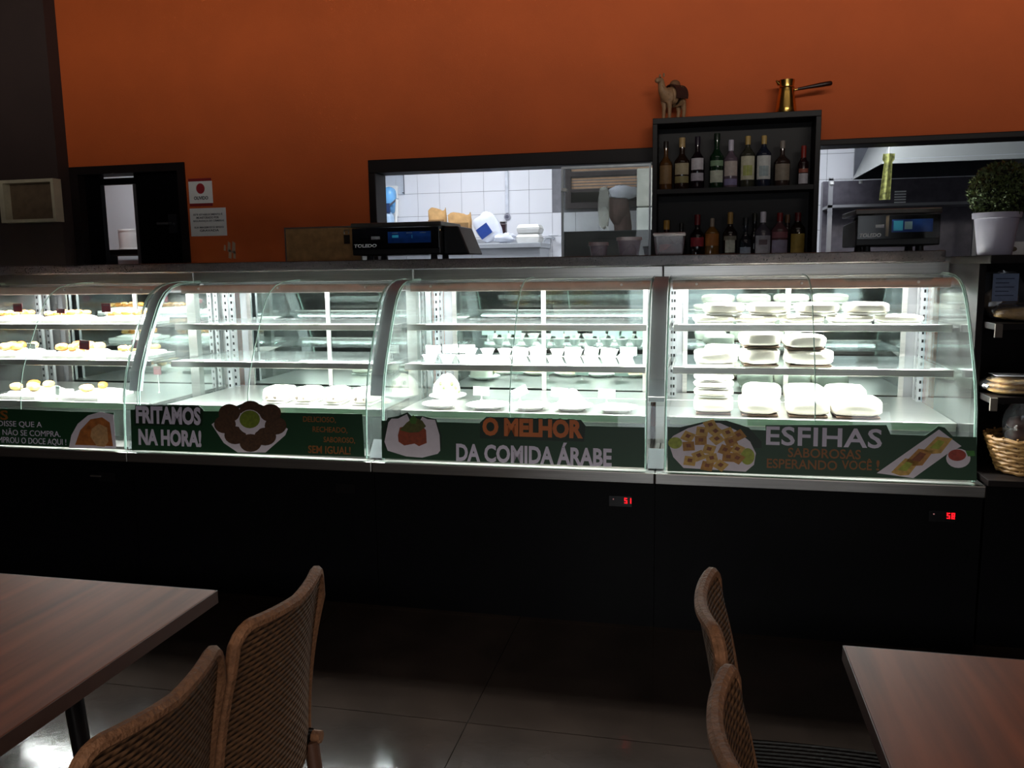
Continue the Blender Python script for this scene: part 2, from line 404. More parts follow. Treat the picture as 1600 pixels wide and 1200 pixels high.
def make_case(i):
    xr, xl = -i*L-(0.030 if i == 0 else 0.036), -(i+1)*L+0.036
    xc = (xl+xr)/2
    r = thing('display_case', CASE_LABEL[i], 'display case', (xc, 0, 0), 0, 'display cases along the counter')
    a, b = xl-xc, xr-xc
    fa, fb = -(i+1)*L-xc, -i*L-xc
    bp = MB().box(fa+0.001, fb-0.001, 0.03, YR, 0.0, 0.598).build('base_panel', M_BLACK, r)
    MB().box(fa+0.001, fb-0.001, 0.0, YR, 0.60, ZL).build('ledge', M_STEEL, r, bevel=0.004)
    # controller
    tx = fb-0.135; th = MB().box(tx-0.045, tx+0.045, 0.024, 0.031, 0.498, 0.54).build('thermostat', mat('thermostat_black', '060608', rough=0.25), r)
    if i in (0, 1):
        seven(th, '58' if i == 0 else '51', tx+0.016, 0.0238, 0.512, 0.022, M_LED)
        MB().box(tx-0.03, tx-0.026, 0.0235, 0.0242, 0.525, 0.529).build('indicator', mat('dim_led', 'c08080', emit=0.5), th)
    if i == 3: MB().box(fb-0.22, fb-0.165, 0.02, 0.031, 0.519, 0.526).build('nameplate', M_STEEL, r)
    # interior shell
    MB().box(a, b, 0.06, YR-0.06, ZL, ZL+0.012).build('well_floor', M_STEEL, r)
    MB().box(a, b, YR-0.012, YR, ZL, 1.44).build('rear_frame', M_STEEL2, r)
    m_ = (a+b)/2
    for q, (u0, u1, yy) in enumerate(((a+0.05, m_+0.03, YR-0.025), (m_-0.03, b-0.05, YR-0.035))):
        dr = MB().box(u0, u1, yy, yy+0.006, 0.72, 1.36).build('sliding_door', M_MIRROR, r)
        MB().box(u0, u0+0.022, yy-0.006, yy-0.0005, 0.72, 1.36).box(u1-0.022, u1, yy-0.006, yy-0.0005, 0.72, 1.36).build('stile', M_STEEL, dr)
    for s_, xx in ((1, a+0.012), (-1, b-0.012)):
        up = MB().box(xx-0.012, xx+0.012, 0.86, 0.88, ZL, 1.39).build('upright', M_STEEL2, r)
        up2 = MB().box(xx-0.012, xx+0.012, 0.80, 0.82, ZL, 1.39).build('upright', M_STEEL2, r)
        for w_ in (up, up2):
            yy = 0.858 if w_ is up else 0.798
            h = MB()
            for k in range(18): h.box(xx-0.004, xx+0.004, yy, yy+0.003, 0.72+k*0.037, 0.734+k*0.037)
            o = h.build('slot_holes', M_BLACK, w_); o['kind'] = 'stuff'
    # shelves
    for z, y0 in zip(Z_SH[:2], Y_SH[:2]):
        sh = MB().box(a+0.022, b-0.022, y0+0.012, 0.80, z-0.008, z).build('shelf', M_SHELFGL, r)
        MB().box(a+0.02, b-0.02, y0, y0+0.014, z-0.026, z+0.003).build('front_rail', M_STEEL, sh, bevel=0.003)
        for xx in (a+0.014, b-0.022):
            MB().prism([(y0+0.02, z-0.010), (0.85, z-0.010), (0.85, z-0.06), (0.78, z-0.05)], xx, xx+0.008, 'x').build('bracket', M_STEEL, sh)
        MB().tube([(a+0.06, y0+0.05, z-0.022), (b-0.06, y0+0.05, z-0.022)], 0.007, 8).build('light_tube', M_TUBE, sh, smooth=True)
    dk = MB().box(a+0.005, b-0.005, Y_SH[2]+0.01, YR-0.06, Z_SH[2]-0.012, Z_SH[2]).build('deck', M_STEEL, r)
    MB().box(a+0.012, b-0.012, Y_SH[2]-0.006, Y_SH[2]+0.012, Z_SH[2]-0.03, Z_SH[2]+0.004).build('front_rail', M_STEEL, dk, bevel=0.003)
    MB().box(a, b, Y_SH[2]+0.03, Y_SH[2]+0.04, ZL+0.012, Z_SH[2]-0.012).build('air_grille', M_STEEL2, r)
    # top fascia, lamp housing and tube
    MB().box(fa+0.002, fb-0.002, YB+0.004, YB+0.03, 1.392, 1.446).build('fascia', M_STEEL, r, bevel=0.003)
    hs = MB().prism([(YB+0.03, 1.345), (YB+0.11, 1.345), (YB+0.11, 1.44), (YB+0.03, 1.44)], a, b, 'x').build('lamp_housing', M_STEEL2, r)
    MB().tube([(a+0.05, YB+0.13, 1.365), (b-0.05, YB+0.13, 1.365)], 0.013, 10).build('light_tube', M_TUBE, hs, smooth=True)
    # glass
    g1 = 0.0015
    for u0, u1 in ((a, m_-g1), (m_+g1, b)):
        gp = pane(u0, u1, PROF).build('front_glass', M_GLASS, r, smooth=True)
        edge_strip(m_ if u0 == a else b, PROF, 0.0022).build('glass_edge', M_EDGE, gp, smooth=True)
        if u0 == a: edge_strip(a, PROF, 0.0022).build('glass_edge', M_EDGE, gp, smooth=True)
    side = [(YR-0.02, 0.652)]+[(YR-0.02, 1.40)]+[(y+0.007, z-0.002) for y, z in PROF[::-1]]
    for xx in (a, b-0.006):
        eg = MB().prism(side, xx, xx+0.006, 'x').build('end_glass', M_ENDGL, r)
        edge_strip(xx+0.003, [(y+0.012, z-0.004) for y, z in PROF], 0.0028).build('glass_edge', M_EDGE, eg, smooth=True)
    lb_ = MB().box(a+0.012, b-0.012, 0.418, 0.47, 1.345, 1.384).build('lamp_bar', mat('lamp_bar_cover', '7c6a62', rough=0.35, metal=0.4), r, bevel=0.003)
    for t_ in (0.1, 0.48, 0.88):
        x_ = a+(b-a)*t_
        MB().tube([(x_, 0.4175, 1.368), (x_, 0.411, 1.368)], [0.006, 0.0045], 10).build('bolt', M_STEEL, lb_, smooth=True)
    # lamps' light
    for (yy, zz, pw, sy) in ((YB+0.15, 1.352, P_CASE*0.6, 0.05), (0.444, 1.3425, P_CASE, 0.04), (Y_SH[0]+0.03, Z_SH[0]-0.032, P_SHELF, 0.03), (Y_SH[1]+0.03, Z_SH[1]-0.032, P_SHELF, 0.03)):
        k = 0.8 if i == 3 else 1.0
        area('case_tube_light', (xc, yy, zz), (xc, yy+0.12, 0), (b-a)-0.1, sy, pw*k, (0.97, 1.0, 0.985))
    return r
cases = [make_case(i) for i in range(4)]
# pillars that close the joints between cases
for i in (1, 2, 3):
    x = -i*L
    w = 0.031
    t = thing('case_pillar', ['curved steel joint strip left of the ESFIHAS case', 'curved steel joint strip left of the O MELHOR case', 'curved steel joint strip left of the FRITAMOS case'][i-1], 'pillar', (x, 0, 0), 0, 'joint pillars between the cases')
    cl = [(y+0.03, z) for y, z in PROF if z > 0.85 and y < 0.55]
    n = len(cl)
    # steel strip following the glass in the upper part
    def fn(u, v):
        k = min(int(v*(n-1)), n-2); tt = v*(n-1)-k
        return (-w+2*w*u, cl[k][0]+tt*(cl[k+1][0]-cl[k][0]), cl[k][1]+tt*(cl[k+1][1]-cl[k][1]))
    MB().grid(fn, 1, n-1, lambda u, v: (0, 0.012, -0.004)).build('cover_strip', mat('satin_grey_strip', 'b4b4b8', rough=0.4, metal=0.3, var=0.08, scale=2), t, smooth=True)
    lowp = [(y+0.004, z) for y, z in PROF if z < 1.01]
    pane(-w, w, lowp, 0.004).build('clear_strip', M_ENDGL, t, smooth=True)
    MB().box(-0.024, 0.024, 0.56, 0.60, ZL, 1.39).build('post', M_STEEL, t)
    MB().prism([(0.05, 0.652), (0.16, 0.652), (0.11, 0.72)], -w, w, 'x').build('foot_bracket', M_STEEL2, t)
# continuous counter slab
slab = MB().box(-5.2, -0.025, YB-0.02, YR+0.06, 1.447, 1.494).build('countertop', M_SLAB, None, bevel=0.004)
tag(slab, 'long dark granite countertop running over all the display cases', 'countertop')
ZT = 1.495

# ================================================================== BANNERS ON THE GLASS
TILT = math.atan2(PROF[1][0]-PROF[0][0], PROF[1][1]-PROF[0][1])
B_UP = Vector((0, math.sin(TILT), math.cos(TILT))); B_OUT = Vector((0, -math.cos(TILT), math.sin(TILT)))
B_ORG = Vector((0, PROF[0][0], PROF[0][1])) + B_OUT*0.0055
M_GREEN = mat('dark_green_film', '123a20', rough=0.45, var=0.08, scale=6)
M_GREEND = mat('darker_green_outline', '0a2413', rough=0.5, var=0.05)
M_LTEXT = mat('lilac_white_print', 'd8cfe0', rough=0.5, var=0.03)
M_OTEXT = mat('orange_print', 'c8692c', rough=0.5, var=0.05)
M_OTEXT2 = mat('faded_orange_print', '8a5420', rough=0.5, var=0.08)
M_PLATEP = mat('printed_white_plate', 'd9cfd8', rough=0.5, var=0.05, scale=30)
def mk(name, c, v=0.2, s=70): return mat(name, c, rough=0.5, var=v, scale=s)
def buv(px, py):
    d = ray(px, py); t = (B_ORG-CAM).dot(B_OUT)/d.dot(B_OUT); p = CAM+d*t
    return (p.x, max((p-B_ORG).dot(B_UP), -0.004))
def banner(label):
    r = thing('banner', label, 'banner', B_ORG, 0, 'green picture banners on the case glass'); r.rotation_euler = (PI/2-TILT, 0, 0); return r
def poly(parent, pts, w, m, name, th=0.0006, px=True):
    q = [buv(*p) for p in pts] if px else pts
    return MB().prism(q, w, w+th, 'z').build(name, m, parent)
def ell(cx, cy, rx, ry, n=20, rot=0.0, a0=0.0, a1=2*PI):
    o = []
    for k in range(n):
        a = a0+(a1-a0)*k/n; x, y = rx*math.cos(a), ry*math.sin(a)
        o.append((cx+x*math.cos(rot)-y*math.sin(rot), cy+x*math.sin(rot)+y*math.cos(rot)))
    return o
def btext(parent, txt, x0, y0, x1, y1, m, bold=0.02, outline=None, w=0.0022, space=1.0):
    """pixel box of the capitals: left-top to right-bottom"""
    ym = (y0+y1)/2
    a = buv(x0, ym); b = buv(x1, ym); xm = (x0+x1)/2
    t = buv(xm, y0); u = buv(xm, y1); slope = 0
    box = (a[0], b[0], u[1], t[1])
    lettering(txt, box, w, m, parent, bold, space=space)
    if outline: lettering(txt, box, w-0.0008, outline, parent, bold+0.05, 'letter_outline', space=space, pad=0.004)

# --- right: ESFIHAS
r = banner('green banner reading ESFIHAS SABOROSAS ESPERANDO VOCÊ on the right case')
poly(r, [(1043, 667), (1526, 683), (1526, 751), (1043, 736)], 0, M_GREEN, 'film')
poly(r, [(1062, 668), (1108, 657), (1135, 657), (1170, 668), (1190, 690), (1190, 700), (1060, 700)], 0.0007, M_GREEND, 'plate_backing')  # darker green film shape printed around the plate
poly(r, [(1196, 664), (1385, 664), (1392, 680), (1388, 704), (1196, 704)], 0.0007, M_GREEN, 'text_backing')
poly(r, [(1400, 714), (1466, 666), (1476, 668), (1505, 700), (1480, 712)], 0.0007, M_GREEN, 'tray_backing')
poly(r, [(1044, 690), (1052, 681), (1075, 669), (1105, 660), (1125, 661), (1150, 672), (1172, 690), (1181, 708), (1178, 726), (1165, 737), (1100, 733), (1068, 731), (1052, 714)], 0.0014, M_PLATEP, 'printed_plate')
gold = mk('printed_pastry', 'c39a4e'); gold2 = mk('printed_pastry_side', 'a8762f'); fil = mk('printed_filling', '7d4322'); lime = mk('printed_lime', '9aa23a')
poly(r, ell(1055, 692, 11, 9), 0.0020, lime, 'printed_lime'); poly(r, ell(1168, 713, 11, 13), 0.0020, lime, 'printed_lime')
rnd = random.Random(3)
for (x, y) in [(1110, 664), (1097, 674), (1118, 674), (1137, 676), (1075, 682), (1154, 680), (1095, 688), (1120, 686), (1142, 690), (1076, 697), (1108, 702), (1133, 703), (1152, 702), (1092, 712), (1078, 720), (1112, 716), (1138, 714), (1152, 716), (1105, 728), (1126, 727)]:
    a = rnd.uniform(0, 1.5); k = 0.0022+rnd.random()*0.0012
    poly(r, [(x+13*math.cos(a+q*PI/2)*(1 if q % 2 else 1.0), y+10*math.sin(a+q*PI/2)) for q in range(4)], k, gold if rnd.random() < 0.65 else gold2, 'printed_pastry')
    poly(r, [(x+5*math.cos(a+q*PI/2), y-1+3.8*math.sin(a+q*PI/2)) for q in range(4)], k+0.0007, fil, 'printed_filling')
btext(r, 'ESFIHAS', 1197, 668, 1378, 698, M_LTEXT, 0.02, space=1.05)
btext(r, 'SABOROSAS', 1231, 701, 1345, 716, M_OTEXT2, 0.015); btext(r, 'ESPERANDO', 1198, 718, 1308, 733, M_OTEXT2, 0.015)
btext(r, 'VOCÊ', 1315, 716, 1362, 734, M_OTEXT2, 0.015); btext(r, '!', 1369, 719, 1374, 735, M_OTEXT2, 0.01)
poly(r, [(1370, 739), (1467, 671), (1502, 697), (1480, 709), (1427, 747)], 0.0014, M_PLATEP, 'printed_tray')
for (x, y, c) in ((1416, 729, gold), (1437, 714, mk('printed_pastry_brown', 'b07a38')), (1466, 695, gold)):
    poly(r, [(x-24, y+9), (x-2, y-13), (x+22, y-10), (x+4, y+13), (x-10, y+14)], 0.0020, c, 'printed_pastry')
    poly(r, [(x-14, y+5), (x, y-8), (x+10, y-5), (x, y+7)], 0.0026, lime if c is gold else fil, 'printed_filling')
poly(r, ell(1497, 716, 19, 15, a0=0, a1=2*PI), 0.0026, M_PLATEP, 'printed_bowl'); poly(r, ell(1495, 711, 14, 9), 0.0033, mk('printed_sauce', '9c3a2a'), 'printed_sauce')
poly(r, [(1508, 704), (1522, 704), (1523, 712), (1512, 713)], 0.0033, mk('printed_leaf', '3c7a2c'), 'printed_leaf')
# --- O MELHOR
r = banner('green banner reading O MELHOR DA COMIDA ÁRABE on the middle case')
poly(r, [(596, 657), (1007, 668), (1007, 731), (597, 716)], 0, M_GREEN, 'film')
poly(r, [(598, 670), (606, 653), (622, 650), (637, 644), (643, 650), (660, 650), (682, 655), (690, 680), (690, 700), (600, 700)], 0.0007, M_GREEND, 'plate_backing')
poly(r, [(750, 660), (760, 651), (908, 656), (915, 665), (913, 690), (750, 685)], 0.0007, M_GREEND, 'text_backing')
poly(r, [(601, 690), (607, 660), (612, 654), (622, 654), (636, 647), (641, 658), (655, 660), (660, 651), (668, 655), (680, 656), (687, 680), (688, 704), (684, 709), (660, 715), (635, 713), (606, 704)], 0.0014, M_PLATEP, 'printed_plate')
poly(r, [(622, 680), (625, 668), (640, 664), (660, 665), (666, 672), (667, 692), (655, 697), (648, 693), (632, 696), (623, 690)], 0.0020, mk('printed_meat', '8a3a1e'), 'printed_meat')
poly(r, [(625, 672), (636, 660), (648, 652), (660, 657), (666, 666), (655, 675), (640, 676)], 0.0026, mk('printed_herbs', '4f4f1c'), 'printed_herbs')
poly(r, [(640, 656), (646, 648), (652, 654), (650, 662), (643, 662)], 0.0033, mk('printed_mint', '40681f'), 'printed_mint')
btext(r, 'O MELHOR', 754, 654, 911, 683, M_OTEXT, 0.05, M_GREEND)
btext(r, 'DA COMIDA ÁRABE', 713, 690, 956, 725, M_LTEXT, 0.035)
# --- FRITAMOS
r = banner('green banner reading FRITAMOS NA HORA on the nearly empty case')
poly(r, [(204, 640), (566, 647), (570, 714), (206, 703)], 0, M_GREEN, 'film')
poly(r, [(210, 641), (214, 633), (310, 633), (318, 640), (316, 665), (210, 665)], 0.0007, M_GREEND, 'text_backing')
poly(r, [(345, 650), (352, 635), (370, 634), (392, 626), (412, 634), (430, 634), (435, 650), (445, 668), (400, 680), (340, 665)], 0.0007, M_GREEND, 'plate_backing')
poly(r, [(331, 663), (352, 648), (378, 636), (392, 629), (408, 640), (440, 665), (450, 670), (446, 680), (415, 707), (372, 707), (350, 692)], 0.0014, M_PLATEP, 'printed_plate')
fal = mk('printed_falafel', '4a3120', 0.3, 90)
for (x, y) in [(392, 640), (359, 645), (423, 645), (352, 663), (431, 665), (368, 680), (415, 682), (392, 692)]:
    poly(r, ell(x, y, 17, 14), 0.0020+rnd.random()*0.0006, fal, 'printed_falafel')
poly(r, ell(391, 659, 19, 19), 0.0033, M_PLATEP, 'printed_bowl'); poly(r, ell(391, 655, 16, 14), 0.0040, mk('printed_green_dip', '6d7a22'), 'printed_dip')
btext(r, 'FRITAMOS', 213, 635, 314, 663, M_LTEXT, 0.045, M_GREEND); btext(r, 'NA HORA!', 217, 671, 315, 697, M_LTEXT, 0.045)
btext(r, 'DELICIOSO,', 474, 651, 525, 661, M_OTEXT2, 0.01); btext(r, 'RECHEADO,', 489, 667, 543, 677, M_OTEXT2, 0.01)
btext(r, 'SABOROSO,', 506, 683, 555, 693, M_OTEXT2, 0.01); btext(r, 'SEM IGUAL!', 482, 697, 548, 709, M_OTEXT2, 0.015)
# --- sweets
r = banner('green banner about buying sweets cut off by the left edge')
poly(r, [(-40, 637), (178, 645), (180, 700), (-40, 694)], 0, M_GREEN, 'film')
btext(r, 'S', 1, 641, 13, 656, M_OTEXT2, 0.02)
btext(r, 'A DISSE QUE A', -14, 658, 66, 668, M_LTEXT, 0.0); btext(r, 'E NÃO SE COMPRA.', -4, 670, 95, 681, M_LTEXT, 0.0); btext(r, 'OMPROU O DOCE AQUI !', -10, 684, 104, 695, M_LTEXT, 0.0)
poly(r, [(108, 702), (112, 680), (122, 662), (138, 649), (158, 643), (178, 648), (182, 700)], 0.0014, M_PLATEP, 'printed_plate')
poly(r, [(118, 695), (126, 672), (142, 655), (160, 652), (172, 660), (177, 697)], 0.0020, mk('printed_syrup', 'a4602c', 0.35, 30), 'printed_syrup')
poly(r, [(152, 697), (142, 682), (144, 670), (155, 662), (168, 668), (170, 690), (164, 698)], 0.0026, mk('printed_pear', 'b98f62'), 'printed_fruit')

# ================================================================== THINGS ON THE COUNTER
M_SCALEB = mat('scale_black_plastic', '17171a', rough=0.35, var=0.1)
M_SCALEP = mat('scale_pan', '5a5552', rough=0.3, metal=0.8)
M_LCD = mat('lcd_blue', '12306a', rough=0.15, var=0.25, scale=25, emit=0.05)
M_LCDT = mat('lcd_teal', '2f8ca8', rough=0.2, var=0.2, emit=0.12)
def scale_thing(label, x0, x1, y0, wedge_r, lcd_teal):
    w = x1-x0
    r = thing('weighing_scale', label, 'scale', (x0, y0, ZT), 0, 'weighing scales on the countertop')
    # body: front face leans back, floor gap on feet
    MB().prism([(0.0, 0.022), (0.34, 0.022), (0.34, 0.125), (0.02, 0.135), (0.0, 0.06)], 0, w, 'x').build('body', M_SCALEB, r, bevel=0.006)
    if wedge_r: MB().prism([(w, 0.02), (w+0.13, 0.02), (w+0.075, 0.155), (w, 0.155)], 0.05, 0.30, 'y').build('printer_housing', M_SCALEB, r, bevel=0.006)
    MB().box(-0.005, w+0.004, 0.0, 0.34, 0.156, 0.178).build('weighing_pan', M_SCALEP, r, bevel=0.004)
    for q in ((0.06, 0.08), (w-0.06, 0.08), (0.06, 0.27), (w-0.06, 0.27)):
        MB().lathe([(0.03, 0.134), (0.02, 0.157)], 10, (q[0], q[1], 0)).build('pan_support', M_SCALEB, r)
        MB().lathe([(0.018, 0.0), (0.016, 0.024)], 10, (q[0], q[1], 0)).build('foot', M_SCALEB, r)
    pn = MB().box(0.004, w-0.004, -0.008, 0.001, 0.050, 0.152).build('display_panel', mat('scale_gloss_black', '0a0a0e', rough=0.12), r, bevel=0.002)
    a = MB().box(w*0.42, w*0.90, -0.0105, -0.008, 0.078, 0.132).build('lcd_window', M_LCD, pn)
    hold = bpy.data.objects.new('panel_print', None); COL.objects.link(hold); hold.parent = pn
    if lcd_teal:
        MB().box(w*0.44, w*0.55, -0.0115, -0.0105, 0.085, 0.126).build('lcd_segment', M_LCDT, pn)
        MB().box(w*0.57, w*0.66, -0.0115, -0.0105, 0.09, 0.122).build('lcd_segment', mat('lcd_grey', '7f9aa0', rough=0.2), pn)
        MB().box(w*0.35, w*0.385, -0.0105, -0.008, 0.062, 0.148).build('reflective_strip', mat('tan_strip', '8a7a66', rough=0.3), pn)
    else:
        MB().box(w*0.47, w*0.54, -0.0115, -0.0105, 0.104, 0.116).build('lcd_segment', M_LCDT, pn); MB().box(w*0.69, w*0.695, -0.0115, -0.0105, 0.10, 0.116).build('lcd_segment', M_LCDT, pn)
        for q in (0.47, 0.63, 0.78): MB().box(w*q, w*q+0.03, -0.0113, -0.0105, 0.124, 0.127).build('caption', mat('caption_grey', '55606a'), pn)
    # word mark, upright on the panel
    e = hold; e.rotation_euler = (PI/2, 0, 0); e.location = (0, -0.0085, 0)
    lettering('TOLEDO', (0.012, 0.012+w*0.26, 0.060, 0.076), 0.0, mat('mark_white', 'f4f4f6', rough=0.5), e, 0.03, shear=0.15)
    MB().box(w*0.23, w*0.33, 0.098, 0.112, 0.0, 0.0008).build('badge', mat('badge_grey', '9a9aa0', rough=0.4), e)
    return r
a0 = at(551, 400, 0.66).x; a1 = at(689, 400, 0.66).x
scale_thing('black weighing scale beside the brown hard case, with a dim blue display', a0, a1, 0.66, True, False)
b0 = at(1336, 390, 0.66).x
scale_thing('black weighing scale beside the topiary pot, with a bright teal and blue display', b0, -0.03, 0.66, False, True)
# brown hard case
c0 = at(446, 400, 0.82).x; c1 = at(566, 400, 0.82).x
r = thing('hard_case', 'brown hard case with metal edges behind the left scale', 'case', ((c0+c1)/2, 0.82, ZT)); w = (c1-c0)/2
MB().box(-w+0.004, w-0.004, 0.004, 0.12, 0.0, 0.168).build('body', mat('brown_case_board', 'a57b4a', rough=0.6, var=0.25, scale=25), r)
MB().box(-w, w, 0, 0.124, 0.168, 0.175).box(-w, -w+0.007, 0, 0.124, 0, 0.168).box(w-0.007, w, 0, 0.124, 0, 0.168).build('metal_edge', M_STEEL, r)
lt = MB().box(w-0.095, w-0.065, -0.005, 0.004, 0.085, 0.13).build('latch', mat('latch_dark', '3a2f26', rough=0.4, metal=0.6), r)
MB().tube([(w-0.092, -0.003, 0.135), (w-0.092, -0.003, 0.155), (w-0.068, -0.003, 0.155), (w-0.068, -0.003, 0.135)], 0.003, 6).build('latch_loop', M_STEEL, lt)
# three lidded tubs
M_TUB = film('clear_plastic', (0.9, 0.88, 0.92), 1.5, 0.12, 0.22, (0.9, 0.84, 0.92))
M_LID = film('cloudy_lid', (0.8, 0.74, 0.78), 1.5, 0.3, 0.5, (0.9, 0.78, 0.8))
for nm, pl, pr, pt, cir in (('small squat clear tub with lid, leftmost of three tubs', 920, 951, 379, 1), ('middle-sized clear tub with lid between the two other tubs', 963, 1003, 371, 1), ('largest clear tub with lid in front of the bottle shelf', 1021, 1071, 364, 0)):
    p0 = at(pl, 400, 0.68); p1 = at(pr, 400, 0.68); h = at((pl+pr)/2, pt, 0.68).z-ZT; R = (p1.x-p0.x)/2
    r = thing('plastic_tub', nm, 'tub', ((p0.x+p1.x)/2, 0.68, ZT), 0, 'clear tubs on the countertop')
    n = 28 if cir else 4
    if cir:
        MB().lathe([(R*0.72, 0.0), (R*0.76, 0.004), (R*0.93, h-0.008), (R*0.90, h-0.008), (R*0.73, 0.005), (0.001, 0.005)], n, cap=False).build('cup', M_TUB, r, smooth=True)
        MB().lathe([(R, h-0.014), (R, h), (R*0.9, h+0.001), (R*0.88, h-0.004), (0.001, h-0.004)], n, cap=False).build('lid', M_LID, r, smooth=True)
    else:
        def rr(s, z): return [((1 if q in (0, 3) else -1)*s, (1 if q < 2 else -1)*s*0.75, z) for q in range(4)]
        cup = MB(); A = rr(R*0.84, 0.0); B = rr(R*0.95, h-0.01)
        cup.add(A+B, [(0, 1, 2, 3), (0, 1, 5, 4), (1, 2, 6, 5), (2, 3, 7, 6), (3, 0, 4, 7)]); cup.build('cup', M_TUB, r, bevel=0.008)
        MB().box(-R, R, -R*0.8, R*0.8, h-0.014, h).build('lid', M_LID, r, bevel=0.005)

# ================================================================== BOTTLE SHELF
SY0, SY1 = 1.395, 1.588
sx0, sx1, sz0, sz1, szm = -1.272, -0.425, 1.421, 2.218, 1.838
r = thing('bottle_shelf', 'dark wooden two-tier bottle shelf standing in the kitchen hatch', 'shelf', ((sx0+sx1)/2, SY0, sz0))
cx = (sx0+sx1)/2; hw = (sx1-sx0)/2; H = sz1-sz0
for xx in (-hw, hw-0.026): MB().box(xx, xx+0.026, 0, SY1-SY0, 0, H-0.03).build('side_panel', M_DARK, r, bevel=0.002)
MB().box(-hw, hw, 0, SY1-SY0, H-0.03, H).build('top_board', M_DARK, r, bevel=0.002)
MB().box(-hw+0.026, hw-0.026, 0.004, SY1-SY0-0.012, szm-sz0-0.012, szm-sz0+0.012).build('shelf_board', M_DARK, r)
MB().box(-hw+0.026, hw-0.026, 0.0, SY1-SY0-0.012, 0.0, 0.028).build('bottom_board', M_DARK, r)
MB().box(-hw+0.026, hw-0.026, SY1-SY0-0.01, SY1-SY0, 0.0, H-0.03).build('back_panel', M_DARK, r)
def bottle(label, px, top, bot, wpx, Y, zb, glass, cap, caplen=0.14, shoulder=0.58, neck=0.30, labels=(), group='', sq=False, rough=0.08):
    c = at(px, bot, Y); h = at(px, top, Y).z-at(px, bot, Y).z; R = wpx*0.5*(Y-CAM.y)/math.cos(YAW)/F_PX*1.02
    r = thing('bottle', label, 'bottle', (c.x, Y, zb), 0, group)
    rn = R*neck; hb = h*shoulder; hn = h*(shoulder+0.16)
    pr = [(R*0.92, 0), (R, 0.006), (R, hb), (R*0.93, hb+0.25*(hn-hb)), (R*0.62, hb+0.62*(hn-hb)), (rn*1.1, hn), (rn, hn+0.01), (rn, h*(1-caplen))]
    g = mat('bottle_'+glass, glass, rough=rough, var=0.15, scale=12, coat=0.6)
    MB().lathe(pr, 20).build('glass_body', g, r, smooth=True)
    MB().lathe([(rn*1.18, h*(1-caplen)-0.002), (rn*1.2, h-0.004), (rn*1.05, h)], 14).build('cap', mat('cap_'+cap, cap, rough=0.35, var=0.1), r, smooth=True)
    for (z0, z1, lc, span) in labels:
        mb = MB(); n = 10; Rl = R*1.012
        def fl_(u, v): a = -PI/2-0.0+(u-0.5)*span; return (Rl*math.cos(a), Rl*math.sin(a), h*(z0+(z1-z0)*v))
        mb.grid(fl_, n, 1, lambda u, v: (0.0006*math.cos(-PI/2+(u-0.5)*span), 0.0006*math.sin(-PI/2+(u-0.5)*span), 0)).build('label', mat('label_'+lc, lc, rough=0.6, var=0.12, scale=60), r, smooth=True)
    return r
YBt = 1.47; zu = szm+0.013; zl = sz0+0.029
U = 'bottles on the upper tier'; D_ = 'bottles on the lower tier'
S2 = 2.0
bottle('slim amber bottle at the left end of the upper tier', 1040, 217, 293, 19, YBt, zu, '5a3a1c', '2a201c', 0.13, 0.52, 0.32, ((0.12, 0.5, '8a6a44', S2),), U)
bottle('brown bottle with tan and dark double label, cork-coloured cap', 1065, 213, 294, 22, YBt, zu, '2a1a12', 'b89a6a', 0.18, 0.52, 0.34, ((0.28, 0.5, 'b7a888', S2), (0.12, 0.25, '8f8458', S2)), U)
bottle('dark bottle with round white badge label on the upper tier', 1089, 212, 294, 20, YBt, zu, '1a1118', '2c2330', 0.16, 0.55, 0.32, ((0.36, 0.58, 'cfc9cf', 1.9), (0.15, 0.30, 'bab2bd', S2)), U)
bottle('tall green bottle with white lower label on the upper tier', 1119, 206, 292, 20, YBt, zu, '12301c', '1c2a1e', 0.12, 0.55, 0.36, ((0.10, 0.32, 'c8cbb8', S2), (0.40, 0.50, '7f9a7a', S2)), U)
bottle('pale bottle with silver cap and lilac label on the upper tier', 1141, 218, 293, 20, YBt, zu, '6a5a66', 'c9c2d2', 0.22, 0.58, 0.32, ((0.24, 0.55, 'c2b4ae', S2), (0.05, 0.18, '8a80a8', S2)), U)
bottle('bottle with cream shield label and tan cap, left of its twin', 1167, 213, 293, 21, YBt, zu, '3a3a30', 'c0a060', 0.16, 0.62, 0.30, ((0.14, 0.60, 'cfcab0', S2), (0.22, 0.42, 'aeb45a', 1.2)), U)
bottle('bottle with white shield label and tan cap, right of its twin', 1192, 213, 293, 21, YBt, zu, '232838', 'c0a060', 0.16, 0.62, 0.30, ((0.14, 0.60, 'd6d6d2', S2), (0.20, 0.40, '9fb0b4', 1.2)), U)
bottle('short brown bottle with grey-tan label and pewter stopper', 1221, 220, 291, 22, YBt, zu, '3a2c28', '8a8078', 0.16, 0.52, 0.28, ((0.12, 0.48, '8f8272', S2),), U)
bottle('slim bottle with red cap and white strip label, right end', 1254, 228, 290, 14, YBt, zu, '2a1418', '8a2a22', 0.42, 0.55, 0.42, ((0.04, 0.30, 'cfcad0', S2), (0.32, 0.42, 'a05a4a', S2)), U)
bottle('squat red-labelled bottle with gold cap behind the largest tub', 1041, 325, 395, 22, YBt, zl, '3a1414', 'b0843c', 0.2, 0.5, 0.34, ((0.30, 0.46, 'a03030', S2),), D_)
bottle('slim dark bottle half hidden behind the largest tub', 1064, 330, 395, 15, YBt, zl, '141014', '1e1a1c', 0.15, 0.55, 0.36, (), D_)
bottle('dark bottle with red label, red neck and white base label', 1089, 317, 395, 21, YBt, zl, '140a0e', '6a1a20', 0.2, 0.56, 0.34, ((0.36, 0.54, '9a2a36', S2), (0.05, 0.13, 'cfc8d0', S2)), D_)
